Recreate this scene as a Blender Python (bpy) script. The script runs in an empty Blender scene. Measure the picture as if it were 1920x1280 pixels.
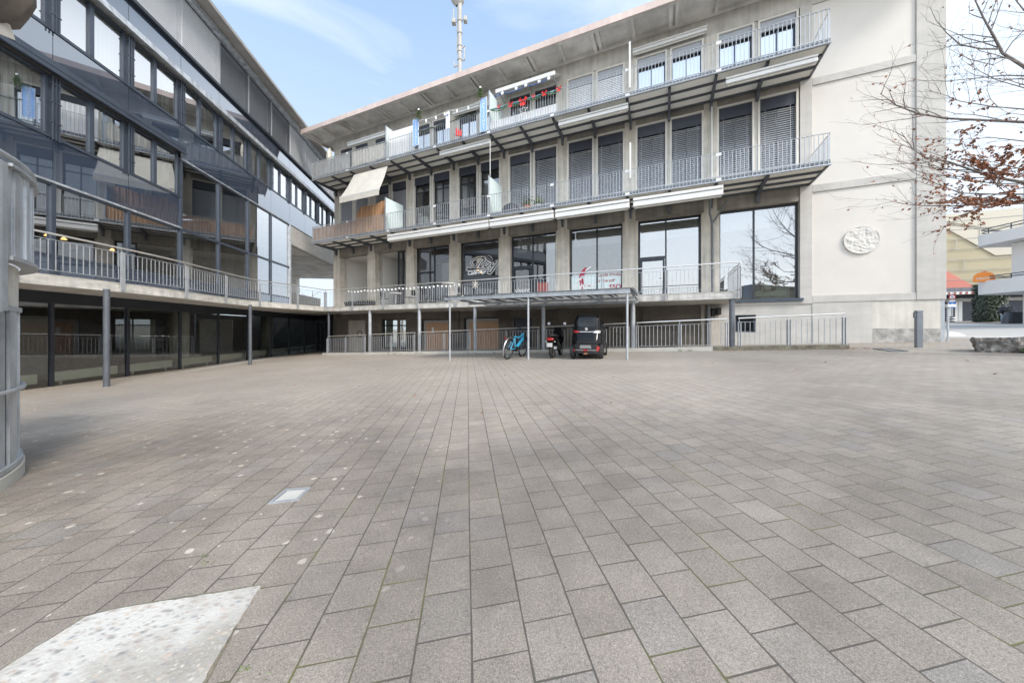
import bpy, math, random
from mathutils import Vector, Matrix, noise
random.seed(7)
S = bpy.context.scene
C = S.collection
R = math.radians

# ------------------------------------------------------------------ camera
# eye is the origin of the scene (z = 0); the yard lies about 1.08 m below it
FPX = 640.0; CX = 960.0; CY = 617.0
cd = bpy.data.cameras.new('camera'); cam = bpy.data.objects.new('camera', cd); C.objects.link(cam)
cam.location = (0, 0, 0); cam.rotation_euler = (R(90), 0, 0)
cd.sensor_width = 36.0; cd.lens = 36.0*FPX/1920.0
cd.shift_y = (CY-640.0)/1920.0
cd.clip_start = 0.05; cd.clip_end = 3000
S.camera = cam

# ------------------------------------------------------------------ world, sun, exposure
w = bpy.data.worlds.new('World'); S.world = w; w.use_nodes = True
nt = w.node_tree; nt.nodes.clear()
SUN_EL, SUN_AZ = R(42), R(140)
sky = nt.nodes.new('ShaderNodeTexSky'); sky.sky_type = 'NISHITA'; sky.sun_disc = False
sky.sun_elevation = SUN_EL; sky.sun_rotation = SUN_AZ
sky.air_density = 1.0; sky.dust_density = 2.6; sky.ozone_density = 1.6; sky.altitude = 400
bg = nt.nodes.new('ShaderNodeBackground'); wo = nt.nodes.new('ShaderNodeOutputWorld')
tc = nt.nodes.new('ShaderNodeTexCoord')
mp = nt.nodes.new('ShaderNodeMapping'); mp.inputs['Scale'].default_value = (1.0, 1.6, 4.2)
mp.inputs['Rotation'].default_value = (0.25, 0.1, 0.5)
n1 = nt.nodes.new('ShaderNodeTexNoise'); n1.inputs['Scale'].default_value = 1.7; n1.inputs['Detail'].default_value = 7
n1.inputs['Roughness'].default_value = 0.55; n1.inputs['Distortion'].default_value = 0.9
rp = nt.nodes.new('ShaderNodeValToRGB')
rp.color_ramp.elements[0].position = 0.40; rp.color_ramp.elements[0].color = (0.0,)*3+(1,)
rp.color_ramp.elements[1].position = 0.66; rp.color_ramp.elements[1].color = (0.66,)*3+(1,)
sx = nt.nodes.new('ShaderNodeSeparateXYZ')
hz = nt.nodes.new('ShaderNodeMapRange'); hz.inputs['From Min'].default_value = 0.0; hz.inputs['From Max'].default_value = 0.78
hz.inputs['To Min'].default_value = 0.9; hz.inputs['To Max'].default_value = 0.0
mx0 = nt.nodes.new('ShaderNodeMath'); mx0.operation = 'MAXIMUM'
L = nt.links.new
# thin veil of high cloud over the whole sky, wisps in it, milky toward the horizon, boosted behind the camera to lift the fill light
veil = nt.nodes.new('ShaderNodeMixRGB'); veil.inputs['Fac'].default_value = 0.62; veil.inputs['Color2'].default_value = (2.1, 3.25, 4.9, 1)
mixc = nt.nodes.new('ShaderNodeMixRGB'); mixc.inputs['Color2'].default_value = (4.0, 4.45, 4.85, 1)
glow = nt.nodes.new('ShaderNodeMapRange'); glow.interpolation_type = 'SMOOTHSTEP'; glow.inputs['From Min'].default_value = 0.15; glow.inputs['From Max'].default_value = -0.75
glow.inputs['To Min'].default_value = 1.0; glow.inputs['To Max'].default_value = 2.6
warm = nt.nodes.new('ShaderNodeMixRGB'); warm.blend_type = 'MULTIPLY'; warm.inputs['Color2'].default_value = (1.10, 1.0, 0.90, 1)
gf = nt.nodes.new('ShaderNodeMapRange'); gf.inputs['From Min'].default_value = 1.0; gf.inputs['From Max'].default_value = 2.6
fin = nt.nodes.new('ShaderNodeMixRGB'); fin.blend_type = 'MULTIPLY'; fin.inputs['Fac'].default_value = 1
L(tc.outputs['Generated'], mp.inputs['Vector']); L(mp.outputs['Vector'], n1.inputs['Vector'])
L(n1.outputs['Fac'], rp.inputs['Fac']); L(tc.outputs['Generated'], sx.inputs[0]); L(sx.outputs['Z'], hz.inputs['Value'])
L(rp.outputs['Color'], mx0.inputs[0]); L(hz.outputs['Result'], mx0.inputs[1])
L(sky.outputs['Color'], veil.inputs['Color1']); L(veil.outputs['Color'], mixc.inputs['Color1'])
L(mx0.outputs[0], mixc.inputs['Fac']); L(sx.outputs['Y'], glow.inputs['Value'])
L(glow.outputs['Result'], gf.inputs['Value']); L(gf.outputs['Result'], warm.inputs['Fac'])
side = nt.nodes.new('ShaderNodeMapRange'); side.interpolation_type = 'SMOOTHSTEP'; side.inputs['From Min'].default_value = 0.1; side.inputs['From Max'].default_value = 0.85
side.inputs['To Min'].default_value = 0.0; side.inputs['To Max'].default_value = 0.75
sidem = nt.nodes.new('ShaderNodeMixRGB'); sidem.inputs['Color2'].default_value = (4.6, 5.1, 5.6, 1)
L(sx.outputs['X'], side.inputs['Value']); L(side.outputs['Result'], sidem.inputs['Fac']); L(mixc.outputs['Color'], sidem.inputs['Color1'])
def smap(sock, a, b):
    n = nt.nodes.new('ShaderNodeMapRange'); n.interpolation_type = 'SMOOTHSTEP'; n.inputs['From Min'].default_value = a; n.inputs['From Max'].default_value = b
    L(sock, n.inputs['Value']); return n.outputs['Result']
def smul(a, b):
    n = nt.nodes.new('ShaderNodeMath'); n.operation = 'MULTIPLY'; L(a, n.inputs[0]); L(b, n.inputs[1]); return n.outputs[0]
# added bright sky hidden behind the loft, for the office glass reflections
hidden_boost = smul(smul(smap(sx.outputs['X'], 0.04, 0.24), smap(sx.outputs['X'], 0.72, 0.60)), smul(smap(sx.outputs['Z'], 0.58, 0.44), smap(sx.outputs['Y'], 0.1, 0.4)))
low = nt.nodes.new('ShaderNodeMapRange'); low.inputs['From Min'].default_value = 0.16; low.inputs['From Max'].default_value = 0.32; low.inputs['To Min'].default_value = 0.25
L(sx.outputs['Z'], low.inputs['Value']); hidden_boost = smul(hidden_boost, low.outputs['Result'])
hidden_boost_mix = nt.nodes.new('ShaderNodeMixRGB'); hidden_boost_mix.inputs['Color2'].default_value = (8.0, 8.5, 9.0, 1)
L(hidden_boost, hidden_boost_mix.inputs['Fac']); L(sidem.outputs['Color'], hidden_boost_mix.inputs['Color1'])
L(hidden_boost_mix.outputs['Color'], warm.inputs['Color1']); L(warm.outputs['Color'], fin.inputs['Color1']); L(glow.outputs['Result'], fin.inputs['Color2'])
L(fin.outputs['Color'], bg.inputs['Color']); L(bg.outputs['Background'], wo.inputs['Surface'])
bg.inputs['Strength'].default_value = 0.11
sl = bpy.data.lights.new('sun', 'SUN'); sl.energy = 1.5; sl.angle = R(14); sl.color = (1.0, 0.93, 0.85)
so = bpy.data.objects.new('sun', sl); C.objects.link(so)
sd = Vector((math.sin(SUN_AZ)*math.cos(SUN_EL), math.cos(SUN_AZ)*math.cos(SUN_EL), math.sin(SUN_EL)))
so.rotation_euler = sd.to_track_quat('Z', 'Y').to_euler(); so.location = (20, -20, 40)
S.view_settings.view_transform = 'Standard'; S.view_settings.look = 'None'
S.view_settings.gamma = 1; S.view_settings.use_curve_mapping = False
S.view_settings.exposure = 1.17

# ------------------------------------------------------------------ materials
def node_mat(name):
    m = bpy.data.materials.new(name); m.use_nodes = True
    t = m.node_tree; b = t.nodes['Principled BSDF']
    return m, t, b

def mat(name, col, rough=0.6, metal=0.0, var=0.12, scale=3.0, stretch=(1, 1, 1), bump=0.0, bscale=40, col2=None,
        spec=0.5, streak=0.0, fine=0.0, coat=0.0):
    """surface colour with soft blotches, optional vertical streaks and fine grain; object coordinates"""
    m, t, b = node_mat(name)
    N = t.nodes.new; K = t.links.new
    tc = N('ShaderNodeTexCoord'); mp = N('ShaderNodeMapping'); mp.inputs['Scale'].default_value = stretch
    K(tc.outputs['Object'], mp.inputs['Vector'])
    nz = N('ShaderNodeTexNoise'); nz.inputs['Scale'].default_value = scale; nz.inputs['Detail'].default_value = 6
    nz.inputs['Roughness'].default_value = 0.62
    K(mp.outputs['Vector'], nz.inputs['Vector'])
    rp = N('ShaderNodeValToRGB')
    c = Vector(col)
    lo = Vector(col2) if col2 else c*(1-var)
    hi = c if col2 else c*(1+var)
    rp.color_ramp.elements[0].position = 0.33; rp.color_ramp.elements[0].color = (*lo, 1)
    rp.color_ramp.elements[1].position = 0.68; rp.color_ramp.elements[1].color = (*hi, 1)
    K(nz.outputs['Fac'], rp.inputs['Fac'])
    out = rp.outputs['Color']
    def mult(out, vec_scale, sc, amt, det=3):
        mp2 = N('ShaderNodeMapping'); mp2.inputs['Scale'].default_value = vec_scale
        K(tc.outputs['Object'], mp2.inputs['Vector'])
        n2 = N('ShaderNodeTexNoise'); n2.inputs['Scale'].default_value = sc; n2.inputs['Detail'].default_value = det
        K(mp2.outputs['Vector'], n2.inputs['Vector'])
        r2 = N('ShaderNodeMapRange'); r2.inputs['From Min'].default_value = 0.35; r2.inputs['From Max'].default_value = 0.65
        r2.inputs['To Min'].default_value = 1-amt; r2.inputs['To Max'].default_value = 1+amt*0.4
        K(n2.outputs['Fac'], r2.inputs['Value'])
        mm = N('ShaderNodeMixRGB'); mm.blend_type = 'MULTIPLY'; mm.inputs['Fac'].default_value = 1
        K(out, mm.inputs['Color1']); K(r2.outputs['Result'], mm.inputs['Color2'])
        return mm.outputs['Color']
    if streak: out = mult(out, (1, 1, 0.07), 5.0, streak, 5)
    if fine: out = mult(out, (1, 1, 1), 90.0, fine, 2)
    K(out, b.inputs['Base Color'])
    b.inputs['Roughness'].default_value = rough; b.inputs['Metallic'].default_value = metal
    b.inputs['Specular IOR Level'].default_value = spec; b.inputs['Coat Weight'].default_value = coat
    if bump:
        n3 = N('ShaderNodeTexNoise'); n3.inputs['Scale'].default_value = bscale; n3.inputs['Detail'].default_value = 4
        K(mp.outputs['Vector'], n3.inputs['Vector'])
        bp = N('ShaderNodeBump'); bp.inputs['Strength'].default_value = bump; bp.inputs['Distance'].default_value = 0.02
        K(n3.outputs['Fac'], bp.inputs['Height']); K(bp.outputs['Normal'], b.inputs['Normal'])
    return m

def glass(name, refl, tint=(0.75, 0.8, 0.8), wav=0.0):
    m, t, b = node_mat(name); N = t.nodes.new; K = t.links.new
    t.nodes.remove(b); out = t.nodes['Material Output']
    tr = N('ShaderNodeBsdfTransparent'); tr.inputs['Color'].default_value = (*tint, 1)
    gl = N('ShaderNodeBsdfGlossy'); gl.inputs['Roughness'].default_value = 0.0; gl.inputs['Color'].default_value = (0.95, 0.97, 1, 1)
    fr = N('ShaderNodeFresnel'); fr.inputs['IOR'].default_value = 1.55
    mr = N('ShaderNodeMapRange'); mr.inputs['From Min'].default_value = 0.04; mr.inputs['From Max'].default_value = 0.6
    mr.inputs['To Min'].default_value = refl; mr.inputs['To Max'].default_value = 0.97
    K(fr.outputs['Fac'], mr.inputs['Value'])
    mx = N('ShaderNodeMixShader'); K(mr.outputs['Result'], mx.inputs['Fac']); K(tr.outputs[0], mx.inputs[1]); K(gl.outputs[0], mx.inputs[2])
    K(mx.outputs[0], out.inputs['Surface'])
    if wav:
        tc = N('ShaderNodeTexCoord'); nz = N('ShaderNodeTexNoise'); nz.inputs['Scale'].default_value = 0.55; nz.inputs['Detail'].default_value = 0
        K(tc.outputs['Object'], nz.inputs['Vector'])
        bp = N('ShaderNodeBump'); bp.inputs['Strength'].default_value = wav; bp.inputs['Distance'].default_value = 0.05
        K(nz.outputs['Fac'], bp.inputs['Height']); K(bp.outputs['Normal'], gl.inputs['Normal'])
    return m

def glossy_panel(name, col, refl, wav=0.03):
    m, t, b = node_mat(name); N = t.nodes.new; K = t.links.new
    out = t.nodes['Material Output']
    b.inputs['Base Color'].default_value = (*col, 1); b.inputs['Roughness'].default_value = 0.5; b.inputs['Specular IOR Level'].default_value = 0
    gl = N('ShaderNodeBsdfGlossy'); gl.inputs['Roughness'].default_value = 0.02; gl.inputs['Color'].default_value = (0.88, 0.93, 1, 1)
    lw = N('ShaderNodeFresnel'); lw.inputs['IOR'].default_value = 1.5
    mr = N('ShaderNodeMapRange'); mr.inputs['From Min'].default_value = 0.04; mr.inputs['From Max'].default_value = 0.5
    mr.inputs['To Min'].default_value = refl; mr.inputs['To Max'].default_value = 0.95
    K(lw.outputs['Fac'], mr.inputs['Value'])
    mx = N('ShaderNodeMixShader'); K(mr.outputs['Result'], mx.inputs['Fac']); K(b.outputs[0], mx.inputs[1]); K(gl.outputs[0], mx.inputs[2])
    K(mx.outputs[0], out.inputs['Surface'])
    if wav:
        tc = N('ShaderNodeTexCoord'); nz = N('ShaderNodeTexNoise'); nz.inputs['Scale'].default_value = 0.5; nz.inputs['Detail'].default_value = 0
        K(tc.outputs['Object'], nz.inputs['Vector'])
        bp = N('ShaderNodeBump'); bp.inputs['Strength'].default_value = wav; bp.inputs['Distance'].default_value = 0.05
        K(nz.outputs['Fac'], bp.inputs['Height']); K(bp.outputs['Normal'], gl.inputs['Normal'])
    return m

def emit(name, col, st):
    m, t, b = node_mat(name); b.inputs['Base Color'].default_value = (*col, 1)
    b.inputs['Emission Color'].default_value = (*col, 1); b.inputs['Emission Strength'].default_value = st
    return m

def paving_mat():
    m, t, b = node_mat('paving_stone'); N = t.nodes.new; K = t.links.new
    geo = N('ShaderNodeNewGeometry'); sp = N('ShaderNodeSeparateXYZ'); K(geo.outputs['Position'], sp.inputs[0])
    def M(op, a, c=None, d=None):
        n = N('ShaderNodeMath'); n.operation = op
        for i, q in enumerate((a, c, d)):
            if q is None: continue
            if isinstance(q, (int, float)): n.inputs[i].default_value = q
            else: K(q, n.inputs[i])
        return n.outputs[0]
    X, Y = sp.outputs['X'], sp.outputs['Y']
    # slightly wandering joints
    wob = N('ShaderNodeTexNoise'); wob.inputs['Scale'].default_value = 1.3; wob.inputs['Detail'].default_value = 1; K(geo.outputs['Position'], wob.inputs['Vector'])
    wo = M('MULTIPLY', M('SUBTRACT', wob.outputs['Fac'], 0.5), 0.012)
    p = M('DIVIDE', M('ADD', M('SUBTRACT', M('ADD', M('MULTIPLY', X, 0.9915), M('MULTIPLY', Y, 0.130)), 0.0135), wo), 0.19)
    ip = M('FLOOR', p); fp = M('FRACT', p)
    par = M('MODULO', M('ADD', ip, 1000.0), 2.0)
    q0 = M('DIVIDE', M('ADD', M('SUBTRACT', M('SUBTRACT', Y, M('MULTIPLY', X, 0.175)), 1.137), wo), 0.2174)
    q = M('ADD', q0, M('MULTIPLY', par, 0.5))
    iq = M('FLOOR', q); fq = M('FRACT', q)
    # distance to joint in metres
    dp = M('MULTIPLY', M('SUBTRACT', 0.5, M('ABSOLUTE', M('SUBTRACT', fp, 0.5))), 0.19)
    dq = M('MULTIPLY', M('SUBTRACT', 0.5, M('ABSOLUTE', M('SUBTRACT', fq, 0.5))), 0.2174)
    dd = M('MINIMUM', M('MULTIPLY', dp, 0.85), dq)
    jn = N('ShaderNodeTexNoise'); jn.inputs['Scale'].default_value = 9; jn.inputs['Detail'].default_value = 4; K(geo.outputs['Position'], jn.inputs['Vector'])
    jw = M('MULTIPLY_ADD', jn.outputs['Fac'], 0.0046, 0.0004)
    joint = N('ShaderNodeMapRange'); joint.interpolation_type = 'SMOOTHSTEP'
    K(M('SUBTRACT', dd, jw), joint.inputs['Value']); joint.inputs['From Min'].default_value = -0.0006; joint.inputs['From Max'].default_value = 0.0012
    joint.inputs['To Min'].default_value = 1; joint.inputs['To Max'].default_value = 0
    # per stone tone
    cb = N('ShaderNodeCombineXYZ'); K(ip, cb.inputs[0]); K(iq, cb.inputs[1])
    wn = N('ShaderNodeTexWhiteNoise'); wn.noise_dimensions = '2D'; K(cb.outputs[0], wn.inputs['Vector'])
    base = N('ShaderNodeMixRGB'); K(wn.outputs['Value'], base.inputs['Fac'])
    base.inputs['Color1'].default_value = (0.228, 0.194, 0.160, 1); base.inputs['Color2'].default_value = (0.266, 0.229, 0.190, 1)
    hue = N('ShaderNodeMixRGB'); hs_ = N('ShaderNodeSeparateColor'); K(wn.outputs['Color'], hs_.inputs[0])
    hp = N('ShaderNodeMapRange'); K(hs_.outputs[1], hp.inputs['Value']); hp.inputs['From Min'].default_value = 0.72; hp.inputs['From Max'].default_value = 1.0; hp.inputs['To Max'].default_value = 0.30
    K(hp.outputs['Result'], hue.inputs['Fac']); K(base.outputs['Color'], hue.inputs['Color1']); hue.inputs['Color2'].default_value = (0.205, 0.204, 0.203, 1); base = hue
    def noise_mul(col, scale, lo, hi, det, a=0.35, c=0.65, rough=0.55):
        n = N('ShaderNodeTexNoise'); n.inputs['Scale'].default_value = scale; n.inputs['Detail'].default_value = det; n.inputs['Roughness'].default_value = rough
        K(geo.outputs['Position'], n.inputs['Vector'])
        r = N('ShaderNodeMapRange'); r.inputs['From Min'].default_value = a; r.inputs['From Max'].default_value = c
        r.inputs['To Min'].default_value = lo; r.inputs['To Max'].default_value = hi; K(n.outputs['Fac'], r.inputs['Value'])
        mm = N('ShaderNodeMixRGB'); mm.blend_type = 'MULTIPLY'; mm.inputs['Fac'].default_value = 1
        K(col, mm.inputs['Color1']); K(r.outputs['Result'], mm.inputs['Color2']); return mm.outputs['Color'], n.outputs['Fac']
    col, _ = noise_mul(base.outputs['Color'], 0.45, 0.78, 1.18, 7)
    col, _ = noise_mul(col, 4.0, 0.88, 1.10, 6)
    col, grain = noise_mul(col, 420.0, 0.45, 1.5, 2, 0.3, 0.7)
    col, _ = noise_mul(col, 130.0, 0.72, 1.25, 3, 0.3, 0.7)
    # cool blue-grey stones on the right, warmer to the left
    tn = N('ShaderNodeMapRange'); K(X, tn.inputs['Value']); tn.inputs['From Min'].default_value = -2; tn.inputs['From Max'].default_value = 4
    cool = N('ShaderNodeMixRGB'); cool.blend_type = 'MULTIPLY'; K(tn.outputs['Result'], cool.inputs['Fac']); K(col, cool.inputs['Color1']); cool.inputs['Color2'].default_value = (0.99, 1.02, 1.05, 1)
    col = cool.outputs['Color']
    # pale worn spots (lichen, gum) in the left half
    vo = N('ShaderNodeTexVoronoi'); vo.voronoi_dimensions = '2D'; vo.inputs['Scale'].default_value = 6.0; vo.inputs['Randomness'].default_value = 1; K(geo.outputs['Position'], vo.inputs['Vector'])
    dn = N('ShaderNodeTexNoise'); dn.inputs['Scale'].default_value = 34; dn.inputs['Detail'].default_value = 3; K(geo.outputs['Position'], dn.inputs['Vector'])
    vs = N('ShaderNodeSeparateColor'); K(vo.outputs['Color'], vs.inputs[0])
    rad = M('MULTIPLY', M('POWER', vs.outputs[0], 2.6), 0.15)
    edge = M('SUBTRACT', M('ADD', vo.outputs['Distance'], M('MULTIPLY', M('SUBTRACT', dn.outputs['Fac'], 0.5), 0.22)), rad)
    spot = N('ShaderNodeMapRange'); K(edge, spot.inputs['Value']); spot.inputs['From Min'].default_value = -0.02; spot.inputs['From Max'].default_value = 0.015
    spot.inputs['To Min'].default_value = 1; spot.inputs['To Max'].default_value = 0
    lm = N('ShaderNodeMapRange'); K(X, lm.inputs['Value']); lm.inputs['From Min'].default_value = -0.3; lm.inputs['From Max'].default_value = -1.4
    pick = M('GREATER_THAN', vs.outputs[1], 0.30)
    sm = M('MULTIPLY', M('MULTIPLY', M('MULTIPLY', spot.outputs['Result'], M('MULTIPLY_ADD', lm.outputs['Result'], 0.95, 0.05)), pick), 0.65)
    sc = N('ShaderNodeMixRGB'); K(sm, sc.inputs['Fac']); K(col, sc.inputs['Color1']); sc.inputs['Color2'].default_value = (0.62, 0.56, 0.47, 1)
    col = sc.outputs['Color']
    # joints: dark sand, moss here and there
    ms = N('ShaderNodeTexNoise'); ms.inputs['Scale'].default_value = 2.2; ms.inputs['Detail'].default_value = 5; K(geo.outputs['Position'], ms.inputs['Vector'])
    mr = N('ShaderNodeValToRGB'); K(ms.outputs['Fac'], mr.inputs['Fac'])
    mr.color_ramp.elements[0].position = 0.50; mr.color_ramp.elements[0].color = (0.070, 0.060, 0.050, 1)
    mr.color_ramp.elements[1].position = 0.66; mr.color_ramp.elements[1].color = (0.105, 0.105, 0.030, 1)
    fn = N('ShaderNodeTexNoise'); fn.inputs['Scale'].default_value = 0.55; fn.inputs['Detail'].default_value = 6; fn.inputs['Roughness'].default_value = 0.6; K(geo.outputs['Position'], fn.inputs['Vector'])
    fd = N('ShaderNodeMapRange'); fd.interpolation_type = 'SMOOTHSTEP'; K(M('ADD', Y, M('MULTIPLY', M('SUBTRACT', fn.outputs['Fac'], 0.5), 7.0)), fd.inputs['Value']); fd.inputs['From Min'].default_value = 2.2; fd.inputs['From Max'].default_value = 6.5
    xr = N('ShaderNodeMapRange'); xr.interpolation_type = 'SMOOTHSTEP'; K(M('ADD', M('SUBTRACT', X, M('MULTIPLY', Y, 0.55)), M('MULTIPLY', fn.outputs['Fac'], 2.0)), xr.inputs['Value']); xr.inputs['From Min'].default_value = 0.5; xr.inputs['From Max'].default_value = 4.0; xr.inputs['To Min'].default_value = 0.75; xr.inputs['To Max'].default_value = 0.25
    pale_back = N('ShaderNodeMixRGB'); K(M('MULTIPLY', fd.outputs['Result'], xr.outputs['Result']), pale_back.inputs['Fac']); K(col, pale_back.inputs['Color1'])
    dmul = N('ShaderNodeMixRGB'); dmul.inputs['Fac'].default_value = 0.50; K(col, dmul.inputs['Color1']); dmul.inputs['Color2'].default_value = (0.48, 0.42, 0.355, 1); K(dmul.outputs['Color'], pale_back.inputs['Color2'])
    col = pale_back.outputs['Color']
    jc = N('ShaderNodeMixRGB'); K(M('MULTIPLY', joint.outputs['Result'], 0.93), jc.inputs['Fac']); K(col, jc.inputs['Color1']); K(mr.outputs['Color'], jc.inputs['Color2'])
    # paler toward the back with a noisy edge, less so to the right
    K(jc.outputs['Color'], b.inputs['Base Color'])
    b.inputs['Roughness'].default_value = 0.62; b.inputs['Specular IOR Level'].default_value = 0.55
    hgt = M('ADD', M('MULTIPLY', M('SUBTRACT', 1.0, joint.outputs['Result']), 0.6), M('ADD', M('MULTIPLY', grain, 0.22), M('MULTIPLY', wn.outputs['Value'], 0.18)))
    bp = N('ShaderNodeBump'); bp.inputs['Strength'].default_value = 0.35; bp.inputs['Distance'].default_value = 0.006
    K(hgt, bp.inputs['Height']); K(bp.outputs['Normal'], b.inputs['Normal'])
    return m

M_ = {}
def defm(k, *a, **kw): M_[k] = mat(k, *a, **kw)
defm('pillar_concrete', (0.54, 0.50, 0.43), 0.85, var=0.18, scale=1.4, streak=0.22, fine=0.10, bump=0.15)
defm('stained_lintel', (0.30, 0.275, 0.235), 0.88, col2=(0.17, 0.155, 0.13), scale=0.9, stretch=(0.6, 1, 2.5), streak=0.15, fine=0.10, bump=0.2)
defm('concrete', (0.48, 0.455, 0.41), 0.85, var=0.16, scale=1.6, streak=0.16, fine=0.10, bump=0.15)
defm('board_concrete', (0.40, 0.37, 0.325), 0.85, var=0.24, scale=1.3, stretch=(0.5, 1, 3), streak=0.12, fine=0.08, bump=0.2)
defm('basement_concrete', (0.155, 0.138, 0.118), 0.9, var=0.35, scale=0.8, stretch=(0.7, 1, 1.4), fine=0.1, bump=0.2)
defm('soffit_concrete', (0.64, 0.615, 0.575), 0.85, var=0.28, scale=0.9, fine=0.10, bump=0.1)
defm('light_concrete', (0.47, 0.45, 0.415), 0.82, var=0.09, scale=1.2, stretch=(1, 1, 2.2), streak=0.05, fine=0.06, bump=0.1)
defm('slab_concrete', (0.52, 0.505, 0.465), 0.85, var=0.2, scale=2.4, stretch=(1, 1, 3), fine=0.1, bump=0.2, streak=0.2)
defm('cream_render', (0.60, 0.565, 0.515), 0.9, var=0.05, scale=0.5, fine=0.04, bump=0.12, bscale=150)
defm('stained_cream', (0.56, 0.53, 0.47), 0.9, var=0.1, scale=1.3, streak=0.12, fine=0.08, bump=0.15)
defm('plinth_stone', (0.34, 0.325, 0.30), 0.85, var=0.45, scale=3.0, fine=0.2, bump=0.3)
defm('copper_fascia', (0.56, 0.455, 0.405), 0.6, var=0.12, scale=0.7, streak=0.08)
defm('galvanised_steel', (0.41, 0.43, 0.45), 0.45, metal=0.35, var=0.12, scale=5.0, streak=0.12, fine=0.06)
defm('galvanised_sheet', (0.48, 0.51, 0.54), 0.42, metal=0.35, var=0.22, scale=3.5, streak=0.30, fine=0.06, bump=0.05)
defm('handrail_steel', (0.70, 0.68, 0.64), 0.3, metal=0.75, var=0.08)
defm('dark_steel', (0.095, 0.105, 0.120), 0.5, metal=0.2, var=0.15, scale=4)
defm('grey_steel', (0.15, 0.16, 0.175), 0.5, metal=0.2, var=0.2, scale=5, streak=0.15)
defm('anthracite_frame', (0.028, 0.032, 0.042), 0.4, metal=0.2, var=0.1)
defm('eave_concrete', (0.27, 0.26, 0.245), 0.85, var=0.2, scale=0.9, fine=0.1)
defm('slate_blue_frame', (0.060, 0.076, 0.102), 0.4, metal=0.3, var=0.1)
defm('cream_panel', (0.82, 0.79, 0.71), 0.8, var=0.05, scale=1.0)
defm('white_lacquer', (0.64, 0.635, 0.61), 0.5, var=0.04, scale=2.0)
defm('cream_trim', (0.60, 0.575, 0.52), 0.7, var=0.08, scale=2.0)
defm('slat_steel', (0.33, 0.34, 0.36), 0.45, var=0.06)
defm('slat_grey', (0.55, 0.56, 0.58), 0.45, metal=0.0, var=0.05)
defm('slat_white', (0.80, 0.80, 0.80), 0.5, var=0.03)
defm('slat_dark', (0.34, 0.355, 0.38), 0.5, metal=0.0, var=0.05)
defm('navy_box', (0.045, 0.052, 0.072), 0.5, var=0.1)
defm('awning_fabric', (0.56, 0.535, 0.47), 0.9, var=0.08, scale=1.5, streak=0.06)
defm('beige_cloth', (0.62, 0.59, 0.52), 0.95, var=0.12, scale=6)
defm('grey_cloth', (0.42, 0.42, 0.41), 0.95, var=0.15, scale=4, streak=0.2)
defm('white_cloth', (0.80, 0.80, 0.79), 0.95, var=0.04, scale=4)
defm('bamboo', (0.40, 0.27, 0.195), 0.8, var=0.35, scale=3.0, stretch=(14, 14, 0.6), fine=0.1)
defm('weathered_timber', (0.46, 0.27, 0.15), 0.75, var=0.4, scale=2.0, stretch=(9, 9, 0.7))
defm('plywood', (0.52, 0.33, 0.205), 0.7, var=0.12, scale=1.5, stretch=(6, 6, 0.6))
defm('interior_wall', (0.42, 0.41, 0.39), 0.9, var=0.1)
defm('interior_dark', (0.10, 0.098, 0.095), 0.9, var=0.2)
defm('interior_white', (0.68, 0.67, 0.62), 0.9, var=0.05)
defm('loggia_wall', (0.78, 0.76, 0.72), 0.9, var=0.05, scale=0.8)
defm('radiator_enamel', (0.72, 0.73, 0.62), 0.4, var=0.03)
defm('black_plastic', (0.012, 0.012, 0.013), 0.55, var=0.2)
defm('rubber', (0.02, 0.02, 0.02), 0.85, var=0.2)
defm('alloy', (0.45, 0.45, 0.46), 0.35, metal=0.8, var=0.1)
defm('cyan_paint', (0.05, 0.42, 0.66), 0.35, var=0.04, coat=0.4)
defm('red_lens', (0.30, 0.012, 0.012), 0.2, var=0.05, coat=0.6)
defm('white_lens', (0.36, 0.35, 0.34), 0.2, var=0.03, coat=0.6)
defm('plate_grey', (0.20, 0.20, 0.20), 0.5, var=0.05)
defm('bark', (0.19, 0.165, 0.15), 0.9, var=0.3, scale=8, fine=0.2, bump=0.3)
defm('beech_leaf', (0.29, 0.125, 0.065), 0.7, var=0.4, scale=5)
defm('green_leaf', (0.055, 0.085, 0.028), 0.6, var=0.4, scale=9)
defm('ivy_leaf', (0.065, 0.085, 0.055), 0.5, var=0.6, scale=6)
defm('fir_green', (0.10, 0.15, 0.05), 0.7, var=0.4, scale=12)
defm('terracotta', (0.45, 0.17, 0.07), 0.8, var=0.15)
defm('asphalt', (0.36, 0.355, 0.345), 0.85, var=0.08, scale=0.5, fine=0.15, bump=0.15)
defm('marking_white', (0.82, 0.82, 0.80), 0.8, var=0.04)
defm('strip_concrete', (0.37, 0.355, 0.33), 0.8, var=0.12, scale=0.8, fine=0.1, bump=0.1)
defm('moss_kerb', (0.17, 0.155, 0.115), 0.9, var=0.5, scale=6, fine=0.2, bump=0.4)
defm('wall_plaster', (0.46, 0.445, 0.40), 0.9, var=0.12, scale=2.0, fine=0.1, bump=0.2)
defm('rough_stone', (0.42, 0.385, 0.34), 0.9, col2=(0.10, 0.09, 0.08), scale=7, fine=0.35, bump=1.0, bscale=14)
defm('stone_top', (0.62, 0.62, 0.61), 0.85, var=0.1, scale=4, fine=0.15)
defm('medallion_stone', (0.575, 0.55, 0.505), 0.8, var=0.04, scale=6)
defm('yellow_cladding', (0.40, 0.345, 0.225), 0.7, var=0.04, scale=0.3)
defm('pale_cladding', (0.52, 0.475, 0.385), 0.7, var=0.03, scale=0.3)
defm('coral_cladding', (0.56, 0.20, 0.15), 0.7, var=0.04, scale=0.3)
defm('white_render', (0.72, 0.71, 0.70), 0.85, var=0.03, scale=0.5)
defm('orange_sign', (0.80, 0.25, 0.035), 0.5, var=0.05)
defm('sign_blue', (0.03, 0.20, 0.62), 0.5, var=0.03)
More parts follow.
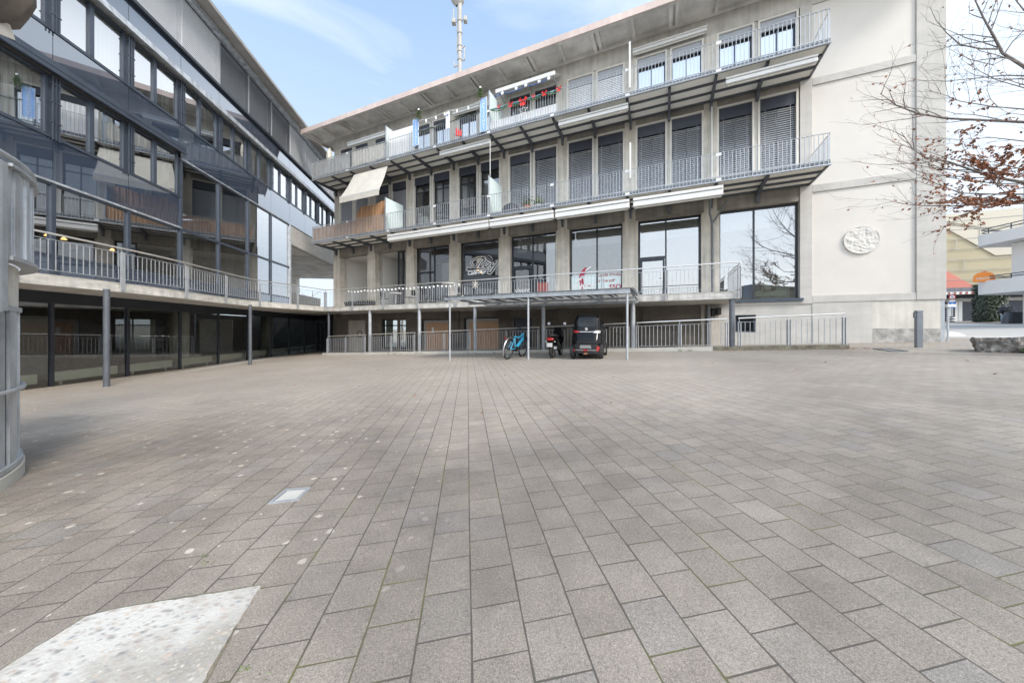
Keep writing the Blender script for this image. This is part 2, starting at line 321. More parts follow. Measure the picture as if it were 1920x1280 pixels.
defm('sign_red', (0.62, 0.05, 0.06), 0.5, var=0.03)
defm('bollard_grey', (0.19, 0.205, 0.225), 0.45, metal=0.2, var=0.1)
defm('xmas_red', (0.62, 0.02, 0.02), 0.5, var=0.15)
defm('tinsel_teal', (0.03, 0.22, 0.22), 0.5, var=0.4, scale=20)
defm('tinsel_blue', (0.10, 0.19, 0.45), 0.5, var=0.4, scale=20)
defm('banner_blue', (0.27, 0.45, 0.78), 0.7, var=0.12, scale=12)
defm('barrel_blue', (0.20, 0.28, 0.38), 0.6, var=0.3, scale=5)
defm('dark_cover', (0.035, 0.04, 0.055), 0.45, var=0.3, scale=5)
defm('decal_white', (0.75, 0.75, 0.75), 0.6, var=0.0)
defm('decal_red', (0.42, 0.03, 0.07), 0.6, var=0.0)
defm('decal_rust', (0.34, 0.10, 0.085), 0.6, var=0.0)
defm('decal_black', (0.01, 0.01, 0.012), 0.6, var=0.0)
defm('hill_wood', (0.09, 0.085, 0.06), 1.0, var=0.4, scale=0.1, bump=0.5)
defm('mast_grey', (0.36, 0.35, 0.33), 0.7, var=0.1, scale=1.0)
defm('parasol_taupe', (0.125, 0.108, 0.09), 0.95, var=0.25, scale=7, stretch=(1, 1, 0.3))
M_['car_black'] = mat('car_black', (0.005, 0.005, 0.006), 0.10, var=0.1, spec=0.22)
M_['car_glass'] = mat('car_glass', (0.02, 0.022, 0.025), 0.04, var=0.5, scale=5, spec=0.22)
M_['spandrel_glass'] = glossy_panel('spandrel_glass', (0.040, 0.054, 0.080), 0.17, 0.02)
M_['office_glass'] = glass('office_glass', 0.42, (0.60, 0.66, 0.66), 0.015)
M_['ground_glass'] = glass('ground_glass', 0.12, (0.80, 0.84, 0.80), 0.01)
M_['shop_glass'] = glass('shop_glass', 0.30, (0.62, 0.66, 0.62), 0.012)
M_['cafe_glass'] = glass('cafe_glass', 0.16, (0.6, 0.62, 0.62), 0.012)
M_['frosted_glass'] = mat('frosted_glass', (0.60, 0.70, 0.70), 0.25, var=0.03, coat=0.3)
M_['lamp_warm'] = emit('lamp_warm', (1.0, 0.55, 0.2), 2.5)
M_['bulb_white'] = mat('bulb_white', (0.9, 0.9, 0.88), 0.3, var=0.0)
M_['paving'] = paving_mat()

def pebble_mat():
    m, t, b = node_mat('pebble_concrete'); N = t.nodes.new; K = t.links.new
    tc = N('ShaderNodeTexCoord')
    def layer(col, scale, thr, c1, c2, stretch):
        mp = N('ShaderNodeMapping'); mp.inputs['Scale'].default_value = stretch; mp.inputs['Rotation'].default_value = (0, 0, scale)
        K(tc.outputs['Object'], mp.inputs['Vector'])
        ns = N('ShaderNodeTexNoise'); ns.inputs['Scale'].default_value = 30; K(tc.outputs['Object'], ns.inputs['Vector'])
        ad = N('ShaderNodeVectorMath'); ad.operation = 'MULTIPLY_ADD'; K(ns.outputs['Color'], ad.inputs[0]); ad.inputs[1].default_value = (0.02,)*3; K(mp.outputs['Vector'], ad.inputs[2])
        v = N('ShaderNodeTexVoronoi'); v.voronoi_dimensions = '2D'; v.inputs['Scale'].default_value = scale; K(ad.outputs[0], v.inputs['Vector'])
        s = N('ShaderNodeSeparateColor'); K(v.outputs['Color'], s.inputs[0])
        mu = N('ShaderNodeMath'); mu.operation = 'MULTIPLY'; K(s.outputs[0], mu.inputs[0]); mu.inputs[1].default_value = thr
        lt = N('ShaderNodeMapRange'); K(v.outputs['Distance'], lt.inputs['Value']); K(mu.outputs[0], lt.inputs['From Max']); lt.inputs['From Min'].default_value = 0
        lt.inputs['To Min'].default_value = 1.2; lt.inputs['To Max'].default_value = 0
        mc = N('ShaderNodeMixRGB'); K(s.outputs[1], mc.inputs['Fac']); mc.inputs['Color1'].default_value = (*c1, 1); mc.inputs['Color2'].default_value = (*c2, 1)
        gt = N('ShaderNodeMath'); gt.operation = 'GREATER_THAN'; K(s.outputs[2], gt.inputs[0]); gt.inputs[1].default_value = 0.35
        f = N('ShaderNodeMath'); f.operation = 'MULTIPLY'; f.use_clamp = True; K(lt.outputs['Result'], f.inputs[0]); K(gt.outputs[0], f.inputs[1])
        f2 = N('ShaderNodeMath'); f2.operation = 'MULTIPLY'; K(f.outputs[0], f2.inputs[0]); f2.inputs[1].default_value = 0.92
        o = N('ShaderNodeMixRGB'); K(f2.outputs[0], o.inputs['Fac'])
        if isinstance(col, tuple): o.inputs['Color1'].default_value = (*col, 1)
        else: K(col, o.inputs['Color1'])
        K(mc.outputs['Color'], o.inputs['Color2']); return o.outputs['Color']
    sn = N('ShaderNodeTexNoise'); sn.inputs['Scale'].default_value = 3.2; sn.inputs['Detail'].default_value = 6; K(tc.outputs['Object'], sn.inputs['Vector'])
    sr = N('ShaderNodeValToRGB'); K(sn.outputs['Fac'], sr.inputs['Fac']); sr.color_ramp.elements[0].position = 0.36; sr.color_ramp.elements[0].color = (0.31, 0.285, 0.245, 1); sr.color_ramp.elements[1].position = 0.60; sr.color_ramp.elements[1].color = (0.50, 0.48, 0.44, 1)
    c = layer(sr.outputs['Color'], 60, 0.55, (0.36, 0.34, 0.32), (0.56, 0.52, 0.46), (1, 1, 1))
    c = layer(c, 30, 0.62, (0.22, 0.23, 0.24), (0.46, 0.38, 0.31), (1, 1.6, 1))
    c = layer(c, 14, 0.50, (0.22, 0.21, 0.205), (0.46, 0.37, 0.30), (1.2, 2.0, 1))
    K(c, b.inputs['Base Color']); b.inputs['Roughness'].default_value = 0.75
    n = N('ShaderNodeTexNoise'); n.inputs['Scale'].default_value = 70; n.inputs['Detail'].default_value = 5; K(tc.outputs['Object'], n.inputs['Vector'])
    bp = N('ShaderNodeBump'); bp.inputs['Strength'].default_value = 0.4; bp.inputs['Distance'].default_value = 0.01; K(n.outputs['Fac'], bp.inputs['Height']); K(bp.outputs['Normal'], b.inputs['Normal'])
    return m
M_['pebble'] = pebble_mat()

# ------------------------------------------------------------------ mesh helpers
class MB:
    def __init__(s): s.v = []; s.f = []
    def add(s, vs, fs):
        o = len(s.v); s.v += [tuple(p) for p in vs]; s.f += [tuple(i+o for i in q) for q in fs]; return s
    def box(s, x0, x1, y0, y1, z0, z1):
        x0, x1 = sorted((x0, x1)); y0, y1 = sorted((y0, y1)); z0, z1 = sorted((z0, z1))
        return s.add([(x0,y0,z0),(x1,y0,z0),(x1,y1,z0),(x0,y1,z0),(x0,y0,z1),(x1,y0,z1),(x1,y1,z1),(x0,y1,z1)],
                     [(0,3,2,1),(4,5,6,7),(0,1,5,4),(1,2,6,5),(2,3,7,6),(3,0,4,7)])
    def poly(s, pts): return s.add(pts, [tuple(range(len(pts)))])
    def prism(s, pts, off):
        n = len(pts); off = Vector(off); a = [Vector(p) for p in pts]; b = [p+off for p in a]
        return s.add(a+b, [tuple(reversed(range(n))), tuple(range(n, 2*n))]+[(i, (i+1) % n, (i+1) % n+n, i+n) for i in range(n)])
    def bar(s, p, q, wx, wz, up=(0, 0, 1)):
        p = Vector(p); q = Vector(q); d = (q-p).normalized(); u = Vector(up)
        if abs(d.dot(u)) > 0.97: u = Vector((1, 0, 0))
        a = d.cross(u).normalized()*wx/2; b = d.cross(a).normalized()*wz/2
        vs = [p-a-b, p+a-b, p+a+b, p-a+b, q-a-b, q+a-b, q+a+b, q-a+b]
        return s.add(vs, [(0,3,2,1),(4,5,6,7),(0,1,5,4),(1,2,6,5),(2,3,7,6),(3,0,4,7)])
    def tube(s, pts, r, n=8, closed=False, cap=True):
        pts = [Vector(p) for p in pts]; m = len(pts); rs = r if isinstance(r, (list, tuple)) else [r]*m
        rings = []; prev = None
        for i, p in enumerate(pts):
            if closed: d = pts[(i+1) % m]-pts[i-1]
            else: d = pts[min(i+1, m-1)]-pts[max(i-1, 0)]
            d.normalize()
            if prev is None:
                u = Vector((0, 0, 1)) if abs(d.z) < 0.9 else Vector((1, 0, 0))
                a = d.cross(u).normalized()
            else:
                a = (prev-d*prev.dot(d))
                a = a.normalized() if a.length > 1e-6 else d.orthogonal().normalized()
            prev = a; b = d.cross(a)
            rings.append([p+(a*math.cos(2*math.pi*k/n)+b*math.sin(2*math.pi*k/n))*rs[i] for k in range(n)])
        vs = [q for g in rings for q in g]; fs = []
        for i in range(m if closed else m-1):
            j = (i+1) % m
            for k in range(n): fs.append((i*n+k, i*n+(k+1) % n, j*n+(k+1) % n, j*n+k))
        if cap and not closed: fs += [tuple(reversed(range(n))), tuple((m-1)*n+k for k in range(n))]
        return s.add(vs, fs)
    def lathe(s, prof, c=(0, 0, 0), n=20, axis='z', a0=0, a1=2*math.pi):
        full = abs(a1-a0-2*math.pi) < 1e-6; k = n if full else n+1; vs = []; fs = []
        for (r, h) in prof:
            for i in range(k):
                t = a0+(a1-a0)*i/n; x, y = r*math.cos(t), r*math.sin(t)
                q = {'z': (x, y, h), 'x': (h, x, y), 'y': (x, h, y)}[axis]
                vs.append((q[0]+c[0], q[1]+c[1], q[2]+c[2]))
        for j in range(len(prof)-1):
            for i in range(n):
                i2 = (i+1) % k
                fs.append((j*k+i, j*k+i2, (j+1)*k+i2, (j+1)*k+i))
        return s.add(vs, fs)
    def frame(s, x0, x1, z0, z1, t, y0, y1):     # rectangular ring in the x-z plane, butt jointed
        s.box(x0, x0+t, y0, y1, z0, z1); s.box(x1-t, x1, y0, y1, z0, z1)
        s.box(x0+t, x1-t, y0, y1, z1-t, z1); return s.box(x0+t, x1-t, y0, y1, z0, z0+t)
    def slats(s, x0, x1, z0, z1, y, pitch, depth, tilt):
        n = int((z1-z0)/pitch); c, q = math.cos(tilt)*depth/2, math.sin(tilt)*depth/2
        for i in range(n):
            z = z0+pitch*(i+0.5)
            s.add([(x0,y-c,z-q),(x1,y-c,z-q),(x1,y+c,z+q),(x0,y+c,z+q),(x0,y-c,z-q+.003),(x1,y-c,z-q+.003),(x1,y+c,z+q+.003),(x0,y+c,z+q+.003)],
                  [(0,3,2,1),(4,5,6,7),(0,1,5,4),(1,2,6,5),(2,3,7,6),(3,0,4,7)])
        return s
    def wall(s, x0, x1, z0, z1, y0, y1, holes=()):
        xs = sorted({x0, x1, *[h[0] for h in holes], *[h[1] for h in holes]}); zs = sorted({z0, z1, *[h[2] for h in holes], *[h[3] for h in holes]})
        solid = lambda x, z: x0 < x < x1 and z0 < z < z1 and not any(h[0] < x < h[1] and h[2] < z < h[3] for h in holes)
        for i in range(len(xs)-1):
            for j in range(len(zs)-1):
                a, b, c, d = xs[i], xs[i+1], zs[j], zs[j+1]; mx, mz = (a+b)/2, (c+d)/2
                if not solid(mx, mz): continue
                s.poly([(a,y0,c),(b,y0,c),(b,y0,d),(a,y0,d)]); s.poly([(a,y1,c),(a,y1,d),(b,y1,d),(b,y1,c)])
                e = 1e-4
                if not solid(a-e, mz): s.poly([(a,y0,c),(a,y0,d),(a,y1,d),(a,y1,c)])
                if not solid(b+e, mz): s.poly([(b,y0,c),(b,y1,c),(b,y1,d),(b,y0,d)])
                if not solid(mx, c-e): s.poly([(a,y0,c),(a,y1,c),(b,y1,c),(b,y0,c)])
                if not solid(mx, d+e): s.poly([(a,y0,d),(b,y0,d),(b,y1,d),(a,y1,d)])
        return s
    def xf(s, mtx): s.v = [tuple(mtx @ Vector(p)) for p in s.v]; return s
    def build(s, name, m, parent=None, smooth=False, bevel=0.0, seg=2):
        me = bpy.data.meshes.new(name); me.from_pydata(s.v, [], s.f); me.update()
        me.materials.append(M_[m] if isinstance(m, str) else m)
        o = bpy.data.objects.new(name, me); C.objects.link(o)
        if parent: o.parent = parent
        if smooth:
            for p in me.polygons: p.use_smooth = True
            if hasattr(me, 'set_sharp_from_angle'): me.set_sharp_from_angle(angle=R(40))
        if bevel:
            bv = o.modifiers.new('bevel', 'BEVEL'); bv.width = bevel; bv.segments = seg; bv.limit_method = 'ANGLE'
        return o

def tag(o, label=None, cat=None, group=None, kind=None):
    if label: o['label'] = label
    if cat: o['category'] = cat
    if group: o['group'] = group
    if kind: o['kind'] = kind
    return o
def empty(name, loc=(0, 0, 0), rz=0.0, label=None, cat=None, group=None):
    o = bpy.data.objects.new(name, None); C.objects.link(o); o.empty_display_size = 0.2
    o.location = loc; o.rotation_euler = (0, 0, rz); tag(o, label, cat, group); return o
def kids(o): return [x for x in C.objects if x.parent == o]
def copy_tree(o, parent=None):
    c = o.copy(); C.objects.link(c); c.parent = parent
    for ch in kids(o): copy_tree(ch, c)
    return c
def text_mesh(txt, size, shear=0.0, ext=0.004, spacing=1.0, bold=0.0):
    cu = bpy.data.curves.new('lettering', 'FONT'); cu.body = txt; cu.size = size; cu.shear = shear; cu.extrude = ext; cu.offset = bold
    cu.align_x = 'CENTER'; cu.space_character = spacing
    o = bpy.data.objects.new('lettering', cu); C.objects.link(o)
    dg = bpy.context.evaluated_depsgraph_get(); dg.update()
    me = bpy.data.meshes.new_from_object(o.evaluated_get(dg)); C.objects.unlink(o); bpy.data.objects.remove(o)
    return [tuple(v.co) for v in me.vertices], [tuple(p.vertices) for p in me.polygons]
def add_text(mb, txt, size, s, d, z, shear=0.0, ext=0.004, spacing=1.0, bold=0.0):   # upright lettering in a facade plane (local x-z), facing -y
    vs, fs = text_mesh(txt, size, shear, ext, spacing, bold)
    return mb.add([(s+x, d-zz, z+y) for x, y, zz in vs], fs)

# pixel helpers used for measuring only (points on known planes)
NX, NY = 0.4111, 0.9116
DF = 17.09
def onD(x, D):
    t = (x-CX)/FPX; Y = D/(NX*t+NY); X = t*Y
    return X, Y, X*NY-Y*NX
def px(x, y, D):                 # -> local (s, d, z) of the loft building
    X, Y, s = onD(x, D); return (s, D-DF, (CY-y)/FPX*Y)
def gz(x): return -1.08+0.043*max(-22.0, min(46.0, x))
def FW(s, d, z): return Vector((NX*DF+s*NY+d*NX, NY*DF-s*NX+d*NY, z))   # loft frame -> world
RZ = math.atan2(-NX, NY)

# ------------------------------------------------------------------ ground
def ground():
    xs = [-600, -200, -60, -22]+[-20+2*i for i in range(33)]+[46, 60, 200, 600]; ys = [-600, -200, -60]+[-20+4*i for i in range(26)]+[100, 200, 600, 1500]
    vs = [(x, y, gz(x)) for y in ys for x in xs]; n = len(xs)
    fs = [(j*n+i, j*n+i+1, (j+1)*n+i+1, (j+1)*n+i) for j in range(len(ys)-1) for i in range(n-1)]
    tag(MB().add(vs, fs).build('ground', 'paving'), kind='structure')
ground()
def sheet(name, pts, m, h, kind='structure'):
    mb = MB(); top = [(x, y, gz(x)+h) for x, y in pts]
    n = len(top); bot = [(x, y, z-h-0.02) for x, y, z in top]
    mb.add(bot+top, [tuple(range(n, 2*n))]+[(i, (i+1) % n, (i+1) % n+n, i+n) for i in range(n)])
    o = mb.build(name, m)
    if kind: tag(o, kind=kind)
    return o

# ================================================================== LOFT BUILDING (right)
# local frame: x along the front (to the right), y into the building, z up; y = 0 is the front plane
loft = empty('loft_building', FW(0, 0, 0), RZ, 'long concrete loft building with two rows of steel balconies and a cream rendered right end', 'building')
PC = [-21.45+3.316*i for i in range(9)]           # pillar centres
ZT, ZD, ZM, ZU, ZS = 1.36, 5.11, 5.70, 9.90, 13.57  # terrace deck, lintel, middle deck, upper deck, soffit
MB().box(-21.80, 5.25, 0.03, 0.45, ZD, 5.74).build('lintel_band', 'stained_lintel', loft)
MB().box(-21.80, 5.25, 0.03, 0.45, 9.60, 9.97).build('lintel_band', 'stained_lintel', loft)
MB().box(-21.80, 5.25, -0.002, 0.45, 12.78, ZS).build('lintel_band', 'concrete', loft)
for i, c in enumerate(PC[:8]):
    lo = -2.4
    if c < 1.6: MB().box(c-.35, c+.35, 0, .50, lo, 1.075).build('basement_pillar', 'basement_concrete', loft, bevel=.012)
    p = MB().box(c-.35, c+.35, 0, .50, lo if c > 1.6 else 1.08, ZD).box(c-.25, c+.25, 0.005, .48, ZD, ZS)
    p.build('pillar', 'pillar_concrete', loft, bevel=.012)
p = MB().box(4.86, 5.25, 0, .50, 1.0, ZS); p.build('pillar', 'light_concrete', loft, bevel=.012)
# basement front under the terrace, with openings
def fx(x): return onD(x, DF)[2]
base_holes = [(fx(650), fx(684), -2.4, .62), (fx(714), fx(764), -1.25, .66), (fx(789), fx(841), -1.6, .62), (fx(869), fx(939), -1.5, .66), (fx(963), fx(997), -1.7, .62)]
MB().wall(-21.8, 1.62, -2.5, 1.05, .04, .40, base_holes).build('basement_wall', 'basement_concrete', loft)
MB().wall(1.62, 5.25, -1.4, 1.0, .04, .40, [(fx(1379), fx(1418), -.13, .60)]).build('base_wall', 'light_concrete', loft)
MB().box(1.60, 4.95, 0.0, .44, 1.0, 1.13).build('base_course', 'light_concrete', loft, bevel=.01)
# right-hand blind wall: cream fields between concrete bands
MB().box(5.25, 8.17, .05, .45, 1.32, 12.76).build('render_field', 'cream_render', loft)
for z0, z1 in ((1.05, 1.32), (5.38, 5.66), (9.58, 9.85), (12.76, ZS)):
    MB().box(5.25, 8.17, .0, .44, z0, z1).build('concrete_band', 'light_concrete', loft, bevel=.008)
MB().box(8.17, 8.92, -.012, .6, 1.05, ZS).build('corner_pier', 'light_concrete', loft, bevel=.012)
MB().box(5.25, 7.02, .02, .44, -1.4, 1.05).build('base_slab', 'light_concrete', loft, bevel=.008)
MB().box(7.02, 8.80, .03, .44, .02, 1.05).build('stained_base', 'stained_cream', loft, bevel=.008)
MB().box(7.02, 8.80, .018, .44, -1.4, .02).build('plinth', 'plinth_stone', loft, bevel=.008)
MB().box(8.80, 8.90, .03, .6, -1.4, 1.05).build('corner_trim', 'galvanised_steel', loft)
# shell: gable walls, back, floors, inside faces
MB().box(8.60, 8.90, .6, 13, -1.4, ZS).box(-21.8, -21.45, .5, 13, ZM, ZS).box(-21.8, 8.6, 12.7, 13, 1.36, ZS).build('shell_wall', 'concrete', loft)
MB().box(-21.4, 8.55, .5, 12.6, 1.10, 1.33).box(-21.4, 8.55, .5, 12.6, 5.2, 5.72).box(-21.4, 8.55, .5, 12.6, 9.62, 9.94).build('floor_slab', 'interior_wall', loft)
MB().box(-21.4, 8.55, .5, 12.6, 5.12, 5.19).box(-21.4, 8.55, .5, 12.6, 9.56, 9.61).box(-21.4, 8.55, .5, 12.6, 12.9, 13.5).build('ceiling', 'interior_white', loft)
mb = MB().box(-14.6, 8.5, 5.2, 5.3, 1.33, 13.0).box(-21.4, -14.6, 5.2, 5.3, 5.72, 13.0)
for c in (-14.55, -8.1, -4.87, 1.74): mb.box(c-.06, c+.06, .52, 5.2, 1.33, 5.1).box(c-.06, c+.06, .52, 5.2, 5.73, 9.55).box(c-.06, c+.06, .52, 5.2, 9.95, 12.9)
mb.build('partition_wall', 'interior_wall', loft)
# roof: coffered concrete eave with copper edge
EW = 1.45
MB().box(-23.1, 9.4, -EW, 13.4, ZS+.13, ZS+.22).build('roof_slab', 'soffit_concrete', loft)
mb = MB()
mb.box(-23.1, 9.4, -EW, -EW+.16, ZS-.02, ZS+.13); mb.box(-23.1, 9.4, -.16, -0.01, ZS-.02, ZS+.13)
s = -23.1
while s < 9.4:
    mb.box(s, s+.16, -EW+.16, -.16, ZS-.02, ZS+.13); mb.box(s+.26, s+.40, -EW+.16, -.16, ZS-.015, ZS+.13); mb.box(s+1.78, s+1.92, -EW+.16, -.16, ZS-.02, ZS+.13); s += 3.316
mb.build('eave_ribs', 'soffit_concrete', loft)
MB().box(-23.18, 9.48, -EW-.06, -EW-.003, ZS-.03, ZS+.27).box(-23.18, -23.103, -EW-.003, 13.4, ZS-.03, ZS+.27).box(9.403, 9.48, -EW-.003, 13.4, ZS-.03, ZS+.27).build('roof_edge', 'copper_fascia', loft)

# ---- windows
def win_frame(mb, s0, s1, z0, z1, t, d0, d1, mull=(), trans=()):
    mb.frame(s0, s1, z0, z1, t, d0, d1)
    for m in mull: mb.box(m-t*.45, m+t*.45, d0+.004, d1-.004, z0+t, z1-t)
    for z in trans: mb.box(s0+t, s1-t, d0+.008, d1-.008, z-t*.45, z+t*.45)
def pane(s0, s1, z0, z1, d, m, par, name='pane'):
    return MB().poly([(s0, d, z0), (s1, d, z0), (s1, d, z1), (s0, d, z1)]).build(name, m, par)
pairs = [(c+.25, c+1.60, c+1.72, c+3.066) for c in PC[:8]]
# middle floor: french windows with pale surrounds and outside blinds
for i, pr in enumerate(pairs):
    for j, (a, b) in enumerate((pr[:2], pr[2:])):
        m = MB(); m.frame(a, b, ZM+.10, 9.60, .075, .02, .16); wfr = m.build('window', 'cream_trim', loft)
        a2, b2 = a+.075, b-.075
        m = MB(); win_frame(m, a2, b2, ZM+.175, 9.525, .055, .20, .27, [(a2+b2)/2], [7.15, 8.62] if i in (2, 3) else [6.6])
        m.build('casement', 'anthracite_frame', wfr)
        pane(a2+.05, b2-.05, ZM+.22, 9.48, .235, 'cafe_glass' if i in (2, 3) else 'office_glass', wfr)
        MB().box(a2+.004, b2-.004, .085, .155, 9.05, 9.52).build('blind_box', 'navy_box', wfr)
        if i >= 4:
            bl = MB().slats(a2+.01, b2-.01, ZM+.22, 9.04, .115, .088, .074, R(54))
            bl.box(a2+.01, b2-.01, .09, .14, ZM+.18, ZM+.21)
            bl.build('blind', 'slat_steel', wfr)
            c_ = MB().box(a2+.17, a2+.18, .07, .074, ZM+.2, 9.05).box(b2-.18, b2-.17, .07, .074, ZM+.2, 9.05); c_.build('blind_cord', 'slat_grey', wfr)
        elif i in (0, 1):
            bl = MB().slats(a2+.01, b2-.01, ZM+.22, 9.04, .115, .06, .066, R(66)); bl.build('blind', 'slat_dark', wfr)
        else:
            cu = MB(); n = 8
            for k in range(n): cu.box(a2+.06+k*.035, a2+.085+k*.035, .40+.02*(k % 2), .43+.02*(k % 2), ZM+.1, 9.0)
            cu.build('curtain', 'interior_white', wfr)
    MB().box(pr[1]+.005, pr[2]-.005, .04, .3, ZM+.04, 9.60).build('mid_post', 'concrete', loft)
# upper floor
for i, pr in enumerate(pairs):
    for j, (a, b) in enumerate((pr[:2], pr[2:])):
        m = MB(); m.frame(a, b, ZU+.15, 12.78, .075, .01, .16); wfr = m.build('window', 'cream_trim', loft)
        a2, b2 = a+.075, b-.075
        m = MB(); win_frame(m, a2, b2, ZU+.225, 12.705, .055, .20, .27, [(a2+b2)/2], [10.85])
        m.build('casement', 'slate_blue_frame', wfr)
        pane(a2+.05, b2-.05, ZU+.27, 12.66, .235, 'office_glass', wfr)
        MB().box(a2+.004, b2-.004, .085, .155, 12.30, 12.70).build('blind_box', 'slat_dark' if i >= 5 else 'navy_box', wfr)
        if i == 5:
            MB().slats(a2+.01, b2-.01, ZU+.25, 12.30, .115, .085, .095, R(68)).build('blind', 'slat_white', wfr)
        elif i >= 6:
            MB().box(a2+.03, b2-.03, .50, .53, ZU+.3, 12.3).build('curtain', 'white_cloth', wfr)
        elif i in (2, 3):
            MB().box(a2+.03, b2-.03, .42, .44, ZU+.3, 11.7).build('curtain', 'white_cloth', wfr)
    MB().box(pr[1]+.005, pr[2]-.005, .04, .3, ZU+.04, 12.775).build('mid_post', 'concrete', loft)
# ground floor shopfronts
def shop(i, mull, trans_by_leaf, gl, sill=ZT, s0=None, s1=None):
    a = PC[i]+.36 if s0 is None else s0; b = PC[i+1]-.36 if s1 is None else s1
    m = MB(); win_frame(m, a, b, sill, ZD-.01, .075, .24, .34, mull); w_ = m.build('shop_window', 'anthracite_frame', loft)
    cuts = [a]+list(mull)+[b]
    for k in range(len(cuts)-1):
        zs = [sill]+[z for kk, z in trans_by_leaf if kk == k]+[ZD]
        for z in zs[1:-1]: MB().box(cuts[k]+.04, cuts[k+1]-.04, .235, .335, z-.05, z+.05).build('transom', 'anthracite_frame', w_)
        for q in range(len(zs)-1): pane(cuts[k]+.03, cuts[k+1]-.03, zs[q]+.04, zs[q+1]-.04, .29, gl, w_)
    return w_
w1 = shop(1, [-15.62], [], 'cafe_glass', s0=-16.05)
w2 = shop(2, [PC[2]+1.72], [(0, 3.55)], 'cafe_glass')
w3 = shop(3, [], [], 'cafe_glass')
w4 = shop(4, [PC[4]+1.60], [(0, 3.42)], 'cafe_glass')
w5 = shop(5, [PC[5]+1.72], [], 'cafe_glass')
w6 = shop(6, [PC[6]+1.55], [(0, 3.35)], 'shop_glass')
w7 = shop(7, [PC[7]+1.62], [], 'shop_glass', sill=1.16, s0=2.09, s1=4.86)
MB().box(2.0, 4.95, -.10, .35, 1.13, 1.235).build('window_sill', 'slate_blue_frame', loft)
for w_, i in ((w6, 6), (w4, 4)):   # door leaf with handle
    a = PC[i]+.36; mm = PC[i]+(1.55 if i == 6 else 1.60)
    MB().frame(a+.08, mm-.05, ZT+.02, 3.30 if i == 6 else 3.37, .085, .20, .235).build('door_leaf', 'anthracite_frame', w_)
    MB().box(mm-.16, mm-.14, .13, .15, 2.2, 2.7).box(mm-.30, mm-.14, .12, .14, 2.40, 2.425).build('door_handle', 'handrail_steel', w_)
# dark blind heads of the cafe
MB().box(PC[3]+.44, PC[4]-.44, .36, .40, 4.30, 5.02).build('blind_head', 'navy_box', w3)
MB().box(PC[2]+1.80, PC[3]-.44, .36, .40, 4.30, 5.02).build('blind_head', 'navy_box', w2)
MB().box(PC[2]+1.84, PC[2]+2.45, .85, .88, 2.6, 4.2).build('light_panel', 'interior_white', w2)
for i, w_ in ((4, w4), (5, w5), (6, w6), (7, w7)):
    MB().box(PC[i]+.42, PC[i+1]-.42, .8, .84, 4.35, 5.1).build('bulkhead', 'interior_white', w_)
MB().slats(PC[6]+1.7, PC[7]-.55, 4.45, 5.0, .7, .12, .16, R(70)).build('slat_curtain', 'interior_wall', w6)
# loggia behind the two leftmost bays
MB().box(-21.35, -14.7, 3.4, 3.5, 1.33, 5.12).box(-18.05, -17.95, .9, 3.4, 1.33, 5.12).box(-21.45, -21.35, .5, 3.4, 1.33, 5.12).build('loggia_wall', 'loggia_wall', loft)
# basement doors and boarded windows
def inset(name, h, m, d, par=loft): return MB().box(h[0]+.01, h[1]-.01, d, d+.06, h[2], h[3]-.01).build(name, m, par)
d1 = inset('basement_door', base_holes[0], 'stained_cream', .14)
MB().lathe([(.20, 0), (.245, 0), (.245, .02), (.20, .02), (.20, 0)], ((base_holes[0][0]+base_holes[0][1])/2+.25, .115, -.35), 20, 'y').build('round_emblem', 'black_plastic', d1)
h = base_holes[1]; d2 = MB(); win_frame(d2, h[0], h[1], h[2], h[3], .08, .12, .2, [(h[0]+h[1])/2+.25], [h[3]-.42]); d2 = d2.build('basement_window', 'anthracite_frame', loft)
pane(h[0]+.05, h[1]-.05, h[2]+.05, h[3]-.05, .17, 'ground_glass', d2); MB().box(h[0]+.1, h[0]+.7, .36, .39, h[2], h[3]).build('curtain', 'interior_wall', d2)
for k, h in ((0, base_holes[2]), (1, base_holes[3])):
    f_ = MB(); f_.frame(h[0]+.004, h[1]-.004, h[2], h[3], .07, .10, .17); f_ = f_.build('basement_window', 'anthracite_frame', loft)
    b_ = MB().box(h[0]+.30, h[1]-.08, .17, .19, h[2]+.05, h[3]-.22).box(h[0]+.30+(h[1]-h[0])*.38, h[0]+.33+(h[1]-h[0])*.38, .155, .17, h[2]+.05, h[3]-.22)
    b_.build('plywood_board', 'plywood', f_); MB().box(h[0]+.07, h[1]-.07, .2, .22, h[2]+.05, h[3]-.07).build('backing', 'interior_wall', f_)
    if k == 0: MB().box(h[0]+.72, h[0]+.86, .164, .169, h[3]-.85, h[3]-.50).build('paper_notice', 'white_cloth', f_)
inset('basement_door', base_holes[4], 'navy_box', .12)
for x in (748, 858, 948, 1040, 1210): 
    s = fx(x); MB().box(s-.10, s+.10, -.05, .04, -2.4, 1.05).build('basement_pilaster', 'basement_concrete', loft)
hs = (fx(1379), fx(1418), -.13, .60)
f_ = MB(); f_.frame(hs[0]+.003, hs[1]-.003, hs[2]+.003, hs[3]-.003, .06, .20, .26); f_ = f_.build('cellar_window', 'slate_blue_frame', loft); MB().box(hs[0]+.06, hs[1]-.06, .24, .25, hs[2]+.06, hs[3]-.06).build('pane', 'car_glass', f_)
MB().box(fx(1333), fx(1341), -.2, .03, .55, .9).box(fx(1343), fx(1351), -.28, .03, .62, .92).build('wall_speaker', 'black_plastic', loft, bevel=.02)
MB().tube([(fx(1327), -.12, -1.2), (fx(1327), -.12, 1.06)], .10, 12).build('basement_column', 'grey_steel', loft, smooth=True)
